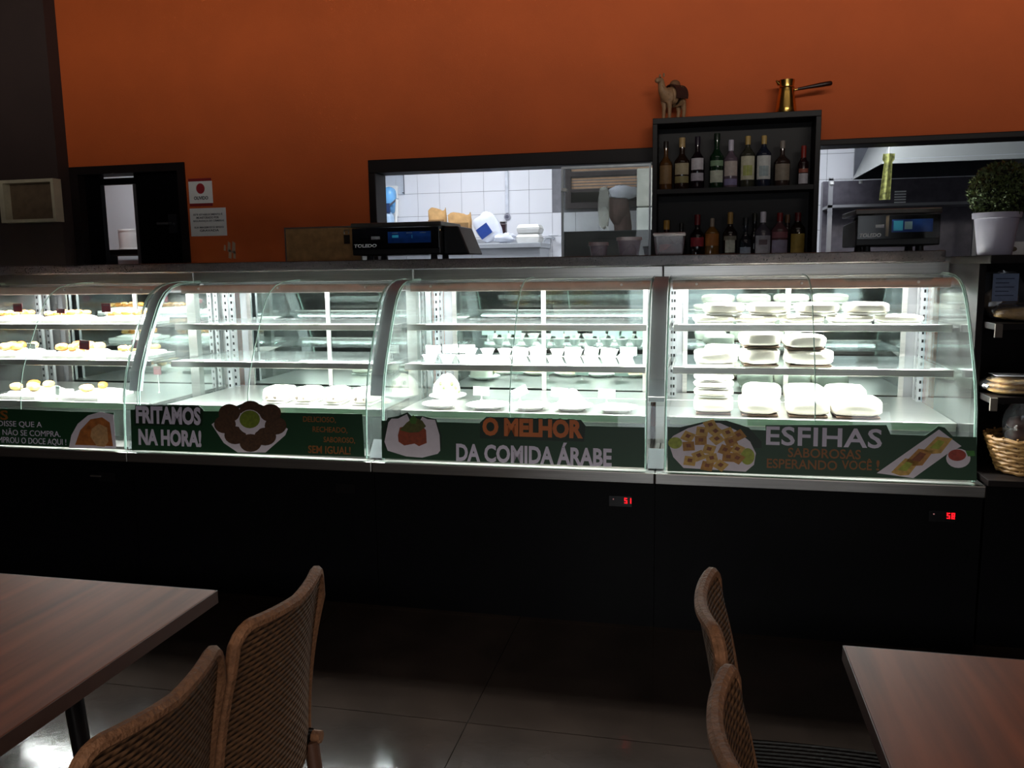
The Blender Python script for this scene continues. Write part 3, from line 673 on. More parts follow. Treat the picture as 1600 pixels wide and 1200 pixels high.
bottle('amber spirit bottle with orange label on the lower tier', 1112, 324, 396, 21, YBt, zl, '7a5424', 'a09080', 0.18, 0.66, 0.24, ((0.40, 0.66, 'a8682a', S2),), D_, )
bottle('dark bottle with gold neck and pale square label', 1140, 315, 396, 20, YBt, zl, '1c1210', 'b08a4c', 0.22, 0.58, 0.32, ((0.22, 0.46, 'b8b6aa', 1.4), (0.46, 0.54, '8a8474', S2)), D_)
bottle('small bottle with blue silver label on the lower tier', 1164, 324, 396, 17, YBt, zl, '20242c', '1f2428', 0.16, 0.48, 0.40, ((0.04, 0.36, '9aa6b8', S2),), D_)
bottle('narrow dark bottle at the back behind the white-capped bottle', 1178, 315, 394, 14, YBt+0.06, zl, '1a1a1c', '2a2a20', 0.16, 0.5, 0.4, (), D_)
bottle('clear spirit bottle with white cap and grey label', 1191, 314, 395, 23, YBt, zl, '4a4650', 'ded8e4', 0.2, 0.60, 0.30, ((0.12, 0.54, 'a9a6ae', S2), (0.36, 0.46, '6a5a60', 1.0)), D_)
bottle('pinkish bottle with lilac label and red cap', 1217, 315, 394, 24, YBt, zl, '5a3a3e', '7a2020', 0.16, 0.64, 0.28, ((0.12, 0.46, '9a90a8', S2), (0.50, 0.62, '8a5058', S2)), D_)
bottle('back-row bottle with brown cap behind the pinkish bottle', 1229, 317, 393, 14, YBt+0.065, zl, '3a2a26', '6a4a30', 0.16, 0.6, 0.4, (), D_)
bottle('bottle with big mustard yellow label at the right end', 1245, 314, 393, 21, YBt, zl, '1a140c', '5a1a1c', 0.16, 0.66, 0.34, ((0.06, 0.58, 'a08438', S2),), D_)

# ---- camel figurine
def skin(name, pts, edges, radii, m, parent, sub=2):
    me = bpy.data.meshes.new(name); me.from_pydata(pts, edges, []); o = bpy.data.objects.new(name, me); COL.objects.link(o)
    md = o.modifiers.new('skin', 'SKIN'); md.use_smooth_shade = True
    for k, v in enumerate(me.skin_vertices[0].data):
        rr_ = radii[k]; v.radius = rr_ if isinstance(rr_, tuple) else (rr_, rr_)
    me.skin_vertices[0].data[0].use_root = True
    ss = o.modifiers.new('sub', 'SUBSURF'); ss.levels = sub; ss.render_levels = sub
    dg = bpy.context.evaluated_depsgraph_get(); out = bpy.data.meshes.new_from_object(o.evaluated_get(dg)); bpy.data.objects.remove(o)
    out.materials.clear(); out.materials.append(m); out.polygons.foreach_set('use_smooth', [True]*len(out.polygons))
    q = bpy.data.objects.new(name, out); COL.objects.link(q); q.parent = parent; return q
p = at(1053, 180, 1.47)
r = thing('camel_figurine', 'small tan camel figurine with brown saddle on top of the shelf', 'figurine', (p.x, 1.47, sz1), PI+0.75)
S = 0.222/1.75
def sp(*q): return tuple(S*a for a in q)
pts = [sp(0, 0, 0.95), sp(0.36, 0, 0.98), sp(0.52, 0, 1.0), sp(0.66, 0, 1.12), sp(0.70, 0, 1.34), sp(0.74, 0, 1.55), sp(0.90, 0, 1.52), sp(1.02, 0, 1.45),
       sp(-0.32, 0, 0.93), sp(-0.46, 0, 0.84), sp(-0.50, 0, 0.6), sp(0.02, 0, 1.18), sp(0.0, 0, 1.34),
       sp(0.38, 0.14, 0.7), sp(0.37, 0.15, 0.38), sp(0.38, 0.15, 0.03), sp(0.38, -0.14, 0.7), sp(0.42, -0.15, 0.38), sp(0.44, -0.15, 0.03),
       sp(-0.36, 0.14, 0.68), sp(-0.43, 0.15, 0.38), sp(-0.39, 0.15, 0.03), sp(-0.36, -0.14, 0.68), sp(-0.40, -0.15, 0.38), sp(-0.34, -0.15, 0.03),
       sp(0.46, 0.15, 0.02), sp(0.52, -0.15, 0.02), sp(-0.31, 0.15, 0.02), sp(-0.26, -0.15, 0.02)]
ed = [(0, 1), (1, 2), (2, 3), (3, 4), (4, 5), (5, 6), (6, 7), (0, 8), (8, 9), (9, 10), (0, 11), (11, 12), (1, 13), (13, 14), (14, 15), (1, 16), (16, 17), (17, 18), (8, 19), (19, 20), (20, 21), (8, 22), (22, 23), (23, 24), (15, 25), (18, 26), (21, 27), (24, 28)]
rad = [S*1.42*x for x in (0.29, 0.27, 0.22, 0.14, 0.10, 0.12, 0.09, 0.06, 0.26, 0.08, 0.03, 0.2, 0.09, 0.10, 0.06, 0.055, 0.10, 0.06, 0.055, 0.11, 0.065, 0.055, 0.11, 0.065, 0.055, 0.045, 0.045, 0.045, 0.045)]
bd = skin('body', pts, ed, rad, mat('camel_tan', '9a7654', rough=0.6, var=0.2, scale=50), r)
for s_ in (1, -1):
    MB().blob(sp(0.68, 0.12*s_, 1.72), S*0.04, S*0.05, S*0.09, seed=1).build('ear', mat('camel_tan', '9a7654'), bd, smooth=True)
    MB().blob(sp(0.86, 0.12*s_, 1.62), S*0.025, S*0.02, S*0.025, nu=8, nv=6).build('eye', mat('camel_eye', '140c08', rough=0.2), bd, smooth=True)
sd = MB().grid(lambda u, v: tuple(S*q for q in (-0.36+0.62*v, 0.44*math.sin((u-0.5)*3.8), 0.95+0.43*math.cos((u-0.5)*3.8))), 14, 6, lambda u, v: (0, S*0.04*math.sin((u-0.5)*3.6), S*0.04*math.cos((u-0.5)*3.6))).build('saddle_blanket', mat('saddle_brown', '3a1a10', rough=0.8, var=0.3, scale=120), r, smooth=True)
MB().blob(sp(-0.04, 0, 1.42), S*0.24, S*0.2, S*0.2, seed=3).build('hump_pad', mat('saddle_tan', '7a5438', rough=0.8), r, smooth=True)
MB().tube([sp(0.76, 0.12, 1.3), sp(0.6, 0.19, 1.05), sp(0.5, 0.24, 0.95)], 0.0018, 5).build('rein', mat('saddle_brown', '3a1a10'), r)
# ---- brass coffee pot with long handle
p = at(1228, 173, 1.47)
r = thing('coffee_pot', 'brass long-handled coffee pot on top of the shelf', 'coffee pot', (p.x, 1.47, sz1))
M_BRASS = mat('polished_brass', 'd8ac5a', rough=0.22, metal=1.0, var=0.08)
MB().lathe([(0.050, 0), (0.053, 0.006), (0.051, 0.03), (0.040, 0.105), (0.036, 0.13), (0.038, 0.150), (0.041, 0.168), (0.038, 0.168), (0.033, 0.13), (0.046, 0.01), (0.001, 0.008)], 28, cap=False).build('pot_body', M_BRASS, r, smooth=True)
MB().lathe([(0.037, 0.127), (0.0405, 0.130), (0.037, 0.134)], 28, cap=False).build('neck_ring', M_BRASS, r, smooth=True)
MB().tube([(-0.035, 0, 0.150), (-0.046, 0, 0.162), (-0.053, 0, 0.170)], [0.012, 0.008, 0.004], 10).build('spout', M_BRASS, r, smooth=True)
MB().tube([(0.036, 0, 0.118), (0.07, 0, 0.123)], [0.006, 0.005], 10).build('ferrule', M_BRASS, r, smooth=True)
MB().tube([(0.055, 0, 0.121), (0.10, 0, 0.127), (0.17, 0, 0.136), (0.215, 0, 0.141), (0.222, 0, 0.142)], [0.007, 0.0085, 0.012, 0.012, 0.007], 12).build('handle', mat('dark_wood_handle', '2c120a', rough=0.35), r, smooth=True)

# ================================================================== NOTICES, CREAM BOX, PANTRY POT
def notice(label, c0_, c1_, lines, mark=None, red=False):
    a = at(*c0_, YW-0.002); b = at(*c1_, YW-0.002); w = abs(b.x-a.x); h = abs(a.z-b.z)
    r = thing('paper_notice', label, 'notice', ((a.x+b.x)/2, YW-0.0005, (a.z+b.z)/2), 0, 'notices taped to the orange wall'); r.rotation_euler = (PI/2, 0, 0)
    MB().box(-w/2, w/2, -h/2, h/2, 0, 0.001).build('sheet', M_PAPER, r)
    if mark:
        MB().prism(ell(0, h*0.17, h*0.22, h*0.24), 0.001, 0.0016, 'z').build('red_disc', mat('red_print', 'a3202a', rough=0.7), r)
        for s_ in (1, -1): MB().box(-w/2, w/2-0.004, s_*h/2-(0.018 if s_ > 0 else 0.0)+(0.018 if s_ > 0 else -0.018), s_*h/2+(0.018 if s_ > 0 else 0), 0, 0.001).build('red_band', mat('red_band_print', '8a1a20', rough=0.7), r)
        lettering(mark, (-w*0.3, w*0.3, -h*0.34, -h*0.18), 0.001, M_INK, r, 0.03)
    for (t, x0, x1, y0, y1) in lines: lettering(t, (x0*w, x1*w, y0*h, y1*h), 0.001, M_INK, r, 0.02)
    return r
notice('small white notice with red disc beside the doorway', (294, 284), (333, 317), (), 'OUVIDO')
notice('larger white notice with five lines of print below the disc notice', (296, 326), (355, 368), [('ESTE ESTABELECIMENTO É', -0.4, 0.4, 0.24, 0.32), ('MONITORADO POR', -0.32, 0.3, 0.12, 0.2), ('SEGURANÇA DE CÂMERAS', -0.42, 0.44, 0.0, 0.09), ('SUA IMAGEM ESTÁ SENDO', -0.4, 0.42, -0.22, -0.14), ('GRAVADA', -0.25, 0.28, -0.34, -0.26)])
q = at(358, 392, YW-0.002)
r = thing('peeled_sticker', 'pale patches of peeled sticker on the orange wall above the counter', 'sticker', (q.x, YW-0.0005, q.z)); r.rotation_euler = (PI/2, 0, 0)
for k, (x, y, w_, h_) in enumerate(((-0.03, 0.02, 0.008, 0.02), (0.0, 0.025, 0.012, 0.035), (0.004, -0.02, 0.012, 0.03), (0.032, 0.02, 0.014, 0.04), (0.035, -0.025, 0.010, 0.026))):
    MB().prism([(x-w_, y-h_*0.8), (x+w_*0.7, y-h_), (x+w_, y+h_*0.7), (x-w_*0.4, y+h_)], 0, 0.0008, 'z').build('paper_scrap', mat('scrap', 'b9a08a', rough=0.8), r)
# cream open box on the dark wall
y0 = YW-0.10; BD = 0.07; a = at(-4, 282, y0-BD); b = at(88, 346, y0-BD)
r = thing('wall_box', 'open cream wooden wall box on the dark brown wall', 'box', ((a.x+b.x)/2, y0, b.z)); w = (b.x-a.x)/2; h = 0.27
M_CREAM = mat('cream_board', 'c9bda0', rough=0.6, var=0.08)
t_ = 0.02
MB().box(-w, w, -BD, 0, 0, t_).build('bottom_board', M_CREAM, r); MB().box(-w, w, -BD, 0, h-t_, h).build('top_board', M_CREAM, r)
MB().box(-w, -w+0.035, -BD, 0, t_, h-t_).build('side_board', M_CREAM, r); MB().box(w-t_, w, -BD, 0, t_, h-t_).build('side_board', M_CREAM, r)
MB().box(-w+0.035, w-t_, -0.012, 0, t_, h-t_).build('back_board', mat('box_back_brown', '6e5a44', rough=0.7, var=0.2), r)
# pantry worktop and pot
a = at(165, 392, 2.75); b = at(204, 389, 2.9)
tb = thing('pantry_worktop', 'dark worktop glimpsed through the doorway', 'worktop', (-5.2, 2.75, 0))
zt = at(190, 390, 2.75).z
MB().box(-0.9, 0.9, 0, 0.55, zt-0.04, zt).build('top', M_BLACK, tb)
for xx in (-0.88, 0.84): MB().box(xx, xx+0.04, 0.02, 0.53, 0, zt-0.04).build('leg_panel', M_BLACK, tb)
pp = at(204, 389, 2.95); R = 0.085; h = at(204, 358, 2.95).z-zt
r = thing('stock_pot', 'white lidded pot on the pantry worktop', 'pot', (pp.x, 2.95, zt))
MB().lathe([(R*1.06, 0), (R*1.08, 0.012), (R*0.98, 0.014), (R, 0.03), (R, h-0.02)], 28).build('pot_body', M_WHITE, r, smooth=True)
MB().lathe([(R*1.03, h-0.02), (R*1.03, h-0.005), (R*0.5, h), (0.001, h)], 28, cap=False).build('lid', M_WHITE, r, smooth=True)

# ================================================================== KITCHEN THINGS
M_HOOD = mat('hood_satin_steel', '8d908e', rough=0.38, metal=0.35, var=0.06, scale=2)
M_KST = mat('kitchen_steel', 'b4b8be', rough=0.35, metal=0.35, var=0.1, scale=2)
ykc = 3.42; zc = at(740, 381, ykc).z
x0 = -3.98; x1 = at(845, 385, ykc).x
r = thing('kitchen_counter', 'stainless kitchen worktop below the tiled wall', 'worktop', (x0, ykc, 0))
MB().box(0, x1-x0, 0, YK-ykc-0.012, zc-0.04, zc).build('worktop', M_KST, r, bevel=0.004)
MB().box(0, x1-x0, YK-ykc-0.03, YK-ykc-0.012, zc, zc+0.05).build('upstand', M_KST, r)
for k in range(3): MB().box(0.01+k*(x1-x0-0.02)/3, 0.006+(k+1)*(x1-x0-0.02)/3, 0.03, YK-ykc-0.02, 0.05, zc-0.04).build('front_panel', M_KST, r)
zc += 0.001
def paperbag(label, pl, pr, top, bot, Y):
    a = at(pl, bot, Y); b = at(pr, bot, Y); h = at((pl+pr)/2, top, Y).z-zc
    w = (b.x-a.x)/2; r = thing('paper_bag', label, 'paper bag', ((a.x+b.x)/2, Y, zc), 0, 'paper bags on the kitchen worktop'); n = 12
    def fn(u, v):
        an = 2*PI*u; s = 1+0.06*math.sin(9*v+5*an); e = 0.55
        cxx = math.copysign(abs(math.cos(an))**e, math.cos(an)); syy = math.copysign(abs(math.sin(an))**e, math.sin(an))
        return (w*cxx*s*(1-0.1*v), 0.06*syy*s*(1-0.55*v), h*v*(1+0.05*math.sin(3*an+1)))
    MB().grid(fn, 24, 8).build('bag_body', mat('kraft_paper', 'c39a66', rough=0.85, var=0.18, scale=22, bump=0.5, bscale=30), r, smooth=True)
    MB().box(-w*0.8, w*0.8, -0.05, 0.05, 0.002, h*0.7).build('contents', mat('kraft_dark', '8a6a44', rough=0.9), r)
    return r
paperbag('taller kraft paper bag behind the left scale', 670, 699, 327, 381, 3.62)
paperbag('kraft paper bag beside the blue and white packet', 700, 738, 334, 381, 3.58)
# blue and white packet lying tilted
p = at(766, 378, 3.56)
r = thing('food_packet', 'blue and white soft packet slumped on the kitchen worktop', 'packet', (p.x+0.035, 3.56, zc+0.034))
o = MB().blob((0, 0, 0.115), 0.10, 0.05, 0.115, 0.55, noise=0.05, seed=4).build('white_bag', mat('packet_white', 'dfe3ee', rough=0.35, var=0.06), r, smooth=True); o.rotation_euler = (0, -0.5, 0)
o2 = MB().box(-0.075, 0.035, -0.058, -0.05, 0.05, 0.145).build('blue_print', mat('packet_blue', '24428e', rough=0.35), r, bevel=0.004); o2.rotation_euler = (0, -0.6, 0)
o3 = MB().blob((0.10, -0.03, 0.012), 0.10, 0.05, 0.035, 0.8, noise=0.15, seed=9).build('loose_end', mat('packet_white', 'dfe3ee'), r, smooth=True)
# dark tall box
a = at(782, 372, 3.66); b = at(791, 372, 3.66); h = at(786, 346, 3.66).z-zc
r = thing('soap_dispenser', 'dark brown upright dispenser on the kitchen worktop by the tiles', 'dispenser', ((a.x+b.x)/2, 3.66, zc))
MB().box(-0.027, 0.027, -0.03, 0.03, 0, h*0.9).build('body', mat('dispenser_brown', '2a1418', rough=0.3), r, bevel=0.006)
MB().box(-0.024, 0.024, -0.026, 0.026, h*0.9, h).build('cap', mat('dispenser_cap', '1a0c10', rough=0.3), r, bevel=0.006)
# white foam trays
for k, (pl, pr, z0_) in enumerate(((809, 847, 0.0), (808, 845, 0.075))):
    a = at(pl, 378, 3.55); b = at(pr, 378, 3.55); w = (b.x-a.x)/2
    r = thing('foam_box', ['lower white foam box of the two stacked on the kitchen worktop', 'upper white foam box of the two stacked on the kitchen worktop'][k], 'box', ((a.x+b.x)/2+k*0.012, 3.55, zc+z0_), 0, 'foam boxes on the kitchen worktop')
    mb = MB(); A = [(-w*0.86, -0.09, 0), (w*0.86, -0.09, 0), (w*0.86, 0.09, 0), (-w*0.86, 0.09, 0)]; B = [(-w, -0.1, 0.04), (w, -0.1, 0.04), (w, 0.1, 0.04), (-w, 0.1, 0.04)]
    mb.add(A+B, [(3, 2, 1, 0), (4, 5, 6, 7), (0, 1, 5, 4), (1, 2, 6, 5), (2, 3, 7, 6), (3, 0, 4, 7)]); mb.build('tray', M_WHITE, r, bevel=0.006)
    mb = MB(); C_ = [(x, y, 0.0415) for x, y, _ in B]; D2 = [(x*0.8, y*0.8, 0.073) for x, y, _ in B]
    mb.add(C_+D2, [(3, 2, 1, 0), (4, 5, 6, 7), (0, 1, 5, 4), (1, 2, 6, 5), (2, 3, 7, 6), (3, 0, 4, 7)]); mb.build('lid', M_WHITE, r, bevel=0.008)
# tap on the wall
p = at(865, 372, YK-0.006)
r = thing('wall_tap', 'small chrome tap on the tiled kitchen wall', 'tap', (p.x, YK-0.006, p.z))
MB().tube([(0, 0, 0), (0, -0.08, 0)], 0.012, 10).build('valve', M_KST, r, smooth=True); MB().tube([(0, -0.07, 0), (-0.05, -0.10, 0.0), (-0.07, -0.10, -0.03), (-0.07, -0.10, -0.14)], 0.009, 8).build('spout', M_KST, r, smooth=True)
MB().box(-0.03, 0.05, -0.085, -0.06, 0.014, 0.024).build('handle', M_KST, r, bevel=0.003)
# round socket and conduit
p = at(793, 339, YK-0.006)
r = thing('wall_socket', 'round socket at the foot of the conduit on the tiles', 'socket', (p.x, YK-0.006, p.z)); r.rotation_euler = (PI/2, 0, 0)
MB().lathe([(0.028, 0), (0.028, 0.012), (0.022, 0.018)], 20).build('rim', mat('socket_grey', '9a9aa6', rough=0.4), r, smooth=True); MB().lathe([(0.016, 0.017), (0.016, 0.020)], 14).build('socket_face', mat('socket_dark', '505060'), r)
tag(MB().box(p.x-0.014, p.x+0.014, YK-0.03, YK-0.007, p.z+0.03, 2.98).build('conduit', mat('conduit_white', 'd0d4de', rough=0.5), None, bevel=0.005), 'white vertical cable conduit on the tiled kitchen wall', 'conduit')
# acrylic sheet with screws and blue paper dispenser
a = at(594, 273, YK-0.02); b = at(632, 304, YK-0.02)
r = thing('acrylic_sheet', 'clear acrylic sheet screwed to the tiles at the left', 'panel', (a.x, YK-0.02, b.z))
W_ = b.x-a.x; H_ = a.z-b.z
MB().box(0, W_, 0, 0.004, 0, H_).build('sheet', film('acrylic', (0.93, 0.95, 0.97), 1.49, 0.02, 0.05), r)
MB().box(0, W_, -0.001, 0.005, H_-0.005, H_).box(W_-0.005, W_, -0.001, 0.005, 0, H_-0.005).build('edge', mat('acrylic_edge', '50525c'), r)
for q in ((W_-0.012, 0.012), (W_-0.012, H_-0.012)): MB().lathe([(0.008, 0), (0.008, 0.006)], 8, (q[0], -0.004, q[1])).build('screw', M_BLACK, r)
p = at(607, 313, 3.75)
r = thing('blue_dispenser', 'translucent blue wall dispenser with white lever in the kitchen', 'dispenser', (p.x, 3.77, p.z))
MB().blob((0, 0, 0), 0.058, 0.07, 0.115, 0.7, noise=0.03).build('tank', mat('blue_tank', '6fb0e6', rough=0.25, var=0.15, scale=9), r, smooth=True)
MB().box(-0.05, 0.05, 0.06, 0.09, -0.13, 0.13).build('back_plate', M_WHITE, r)
MB().tube([(0.02, -0.06, -0.05), (0.10, -0.09, 0.0), (0.115, -0.09, 0.0)], 0.009, 8).build('lever', mat('lever_grey', '8890a0'), r); MB().tube([(0.105, -0.09, 0.0), (0.085, -0.09, -0.2)], 0.013, 8).build('white_nozzle', M_WHITE, r, smooth=True)
MB().blob((-0.01, -0.03, -0.19), 0.055, 0.05, 0.09, 0.6, noise=0.04, seed=2).build('lower_tank', mat('pale_blue_tank', 'b8d4ee', rough=0.3), r, smooth=True)
MB().box(0.0, 0.03, -0.08, -0.06, -0.11, -0.03).build('blue_clip', mat('blue_clip', '27406e'), r)
# kitchen window with blinds
r = thing('kitchen_window', 'dark framed kitchen window with bamboo blind behind the glass pane', 'window', (KWX0, YK, KWZ0))
W_, H_ = KWX1-KWX0, KWZ1-KWZ0
M_DW = mat('dark_window_metal', '33272a', rough=0.5)
MB().box(0, 0.045, -0.03, 0.02, 0, H_).box(W_-0.04, W_, -0.03, 0.02, 0, H_).box(0.045, W_-0.04, -0.03, 0.02, 0, 0.05).box(0.045, W_-0.04, -0.03, 0.02, H_-0.04, H_).build('frame', M_DW, r)
MB().box(0.045, W_-0.04, -0.03, 0.02, 0.265, 0.30).build('transom', M_DW, r); MB().box(0.045, W_-0.04, -0.025, 0.02, 0.135, 0.16).build('mullion', M_DW, r)
MB().box(0.045, W_-0.04, 0.0, 0.004, 0.05, 0.135).build('pane', mat('dusk_pane', '8a7672', rough=0.2), r)
MB().box(0.045, W_-0.04, 0.012, 0.016, 0.16, H_-0.04).build('blind_back', mat('blind_shadow', '6a4c38', rough=0.8), r)
for k in range(13):
    z = 0.166+k*0.024
    if 0.248 < z < 0.302: continue
    MB().box(0.047, W_-0.042, -0.004, 0.010, z, z+0.016).build('blind_slat', mat('bamboo_slat', 'c39a78', rough=0.6, var=0.15), r)
# sliding glass pane in the hatch and its frame
gx0 = at(877, 300, YW+0.03).x; gx1 = at(1017, 300, YW+0.03).x
r = thing('sliding_pane', 'greyish sliding glass pane in the hatch beside the bottle shelf', 'glass pane', (gx0, YW+0.03, WZ0+0.065)); H_ = WZ1-HT-WZ0-0.07
MB().box(0.012, gx1-gx0-0.01, 0, 0.006, 0.0, H_-0.012).build('pane', film('grey_pane', (0.85, 0.87, 0.86), 1.5, 0.02, 0.12, (0.6, 0.64, 0.62)), r)
MB().box(0, 0.012, -0.006, 0.012, 0, H_).box(gx1-gx0-0.01, gx1-gx0, -0.006, 0.012, 0, H_).box(0.012, gx1-gx0-0.01, -0.006, 0.012, H_-0.012, H_).build('frame', mat('pale_aluminium', 'b8bcc0', rough=0.4, metal=0.5), r)
MB().lathe([(0.018, 0), (0.018, 0.012), (0.012, 0.018)], 14, (0.02, -0.022, 0.45)).build('knob', M_WHITE, r, smooth=True)
# frosted board to the right of the window view
a = at(985, 262, 3.3); b = at(1030, 352, 3.3)
r = thing('white_fridge', 'pale grey upright fridge seen through the glass pane', 'fridge', (a.x+0.05, 3.25, 0))
MB().box(0, 0.75, 0.02, 0.6, 0.05, a.z-0.30).build('cabinet', mat('fridge_grey', 'b2b6ac', rough=0.4), r, bevel=0.01)
MB().box(0.005, 0.745, 0.0, 0.018, 0.1, a.z-0.55).build('door', mat('fridge_grey', 'b2b6ac'), r, bevel=0.006)
MB().box(0.0, 0.75, 0.02, 0.6, a.z-0.295, a.z-0.01).build('top_unit', mat('fridge_top', 'c0c0b4', rough=0.5), r, bevel=0.01)
MB().box(0.03, 0.05, -0.03, 0.0, 1.0, 1.5).build('handle', M_KST, r)
# hanging bag with white rag
p = at(965, 330, 3.7)
r = thing('hanging_bag', 'brown cloth bag hanging under a white rag by the kitchen window', 'bag', (p.x, 3.7, p.z))
MB().blob((0.01, 0, 0.02), 0.085, 0.05, 0.13, 0.8, noise=0.08, seed=5).blob((0.045, 0.01, -0.12), 0.07, 0.045, 0.15, 0.8, noise=0.08, seed=6).build('bag', mat('brown_cloth', '5d4640', rough=0.8, var=0.25, scale=14, bump=0.6, bscale=20), r, smooth=True)
MB().blob((0.04, -0.01, 0.145), 0.115, 0.05, 0.05, 0.7, noise=0.12, seed=8).build('white_rag', mat('rag_white', 'c9ccd6', rough=0.8, var=0.08), r, smooth=True)
MB().tube([(0.0, 0.19, 0.22), (0.0, 0.0, 0.20), (0.0, 0.0, 0.14)], 0.006, 8).build('hook', M_KST, r)
p = at(945, 325, 3.62)
r = thing('plastic_sleeve', 'clear plastic sleeve hanging beside the brown bag', 'sleeve', (p.x-0.01, 3.64, p.z))
MB().blob((0, 0, 0), 0.045, 0.02, 0.16, 0.6, noise=0.06, seed=12).build('sleeve', film('sleeve_plastic', (0.8, 0.8, 0.75), 1.5, 0.1, 0.22, (0.8, 0.8, 0.74)), r, smooth=True)
MB().tube([(0.02, 0, -0.14), (0.045, 0, -0.19), (0.05, 0, -0.28)], 0.007, 8).build('cord', M_WHITE, r, smooth=True); MB().tube([(0, 0, 0.15), (0, 0.25, 0.2)], 0.004, 6).build('hook', M_KST, r)
# dark appliance below the pane
a = at(877, 362, 1.86); b = at(1019, 358, 1.86)
r = thing('dark_appliance', 'low dark kitchen appliance behind the clear tubs', 'appliance', (a.x, 1.86, 0))
MB().box(0, b.x-a.x+0.25, 0, 0.55, 0.06, a.z).build('body', mat('appliance_dark', '15161d', rough=0.35), r, bevel=0.008)
MB().box(0.03, b.x-a.x, -0.012, 0.0, 0.4, a.z-0.05).build('door', mat('appliance_door', '101118', rough=0.3), r, bevel=0.004)
MB().box(0.10, 0.14, -0.03, -0.012, a.z-0.17, a.z-0.16).build('handle', M_KST, r)
for xx in (0.03, b.x-a.x): MB().box(xx, xx+0.05, 0.04, 0.09, 0, 0.06).build('foot', M_BLACK, r)
# extractor hood
hy0, hy1 = 2.45, 3.45; zr = at(1377, 256, hy0).z; hx0 = at(1377, 256, hy0).x; hx1 = hx0+1.0
r = thing('extractor_hood', 'steel extractor hood over the dark cooking range', 'hood', (hx0, hy0, zr))
W_ = hx1-hx0; Dp = hy1-hy0; tp = 0.36
def slab4(q, th): return q
MB().add([(0, 0, 0), (W_, 0, 0), (W_, 0.16, tp), (0.16, 0.16, tp), (0, 0.01, 0), (W_, 0.01, 0), (W_, 0.17, tp), (0.16, 0.17, tp)], [(0, 1, 2, 3), (7, 6, 5, 4), (0, 4, 5, 1), (1, 5, 6, 2), (2, 6, 7, 3), (3, 7, 4, 0)]).build('front_face', M_HOOD, r)
MB().add([(0, 0.01, 0), (0, Dp, 0), (0.16, Dp, tp), (0.16, 0.17, tp), (0.01, 0.01, 0), (0.01, Dp, 0), (0.17, Dp, tp), (0.17, 0.17, tp)], [(0, 1, 2, 3), (7, 6, 5, 4), (0, 4, 5, 1), (1, 5, 6, 2), (2, 6, 7, 3), (3, 7, 4, 0)]).build('side_face', M_HOOD, r)
MB().box(W_-0.01, W_, 0.012, Dp, 0, tp).build('side_face', M_HOOD, r)
MB().box(0.16, W_, 0.16, Dp, tp+0.001, tp+0.012).build('top_plate', M_KST, r)
MB().box(0.01, W_-0.01, Dp-0.012, Dp, 0, tp).build('rear_face', mat('hood_dark', '3c3e44', rough=0.35, metal=0.7), r)
MB().box(0.02, W_-0.02, 0.012, 0.03, 0.0, 0.03).build('gutter', M_KST, r)
MB().box(0.3, 0.8, 0.55, 0.95, 0.10, 0.13).build('filter_panel', M_KST, r)
MB().box(0.45, 0.75, 0.3, 0.7, tp+0.012, 0.8).build('duct', M_KST, r)
# dark range and back splash below the hood
xa = at(1286, 320, 3.75).x
r = thing('cooking_range', 'dark steel range with shelf edges below the extractor hood', 'range', (xa, 3.2, 0))
zs = at(1320, 283, 3.8).z
MB().box(0, 2.2, 0.58, 0.68, 0.9, zs).build('splash_back', mat('dark_splash', '57535c', rough=0.35, metal=0.3, var=0.2), r)
MB().box(0, 2.2, 0, 0.575, 0.05, 1.22).build('range_body', mat('range_dark', '2b292e', rough=0.35, metal=0.5), r, bevel=0.01)
MB().box(0.0, 2.2, 0.28, 0.575, zs-0.22, zs-0.20).build('shelf', M_STEEL2, r); MB().box(0, 2.2, 0.28, 0.29, zs-0.02, zs-0.008).build('rail', M_STEEL2, r)
for xx in (0.02, 0.22): MB().lathe([(0.014, 0), (0.014, 0.02)], 12, (xx, 0.27, zs-0.05)).build('painted_glint', M_WHITE, r)  # white discs painted in as highlights on the steel shelf
for xx in (0.0, 1.0, 2.16): MB().box(xx, xx+0.03, 0.28, 0.31, 1.222, zs).build('post', M_STEEL2, r)
for k in range(6): MB().box(0.52, 0.60, 0.565, 0.578, zs-0.1-k*0.02, zs-0.09-k*0.02).build('vent_slot', M_WHITE, r)
# mottled hanging cloth
a = at(1386, 240, 2.2); b = at(1386, 312, 2.2)
r = thing('hanging_cloth', 'yellow-green patterned cloth strip hanging in front of the hood', 'cloth', (a.x, 2.2, b.z)); hh = a.z-b.z
def fn(u, v): w = 0.055*(0.8-0.25*v+0.3*(v > 0.86)); return (0.012*v+(u-0.5)*2*w*0.7, 0.008*math.sin(9*u), hh*v)
MB().grid(fn, 8, 16, lambda u, v: (0, 0.004, 0)).build('cloth', mat('lime_print_cloth', '8f9150', rough=0.8, var=0.7, scale=38), r, smooth=True)
MB().tube([(0.012, 0.002, hh), (0.012, 0.002, hh+0.45)], 0.004, 6).build('string', M_WHITE, r)

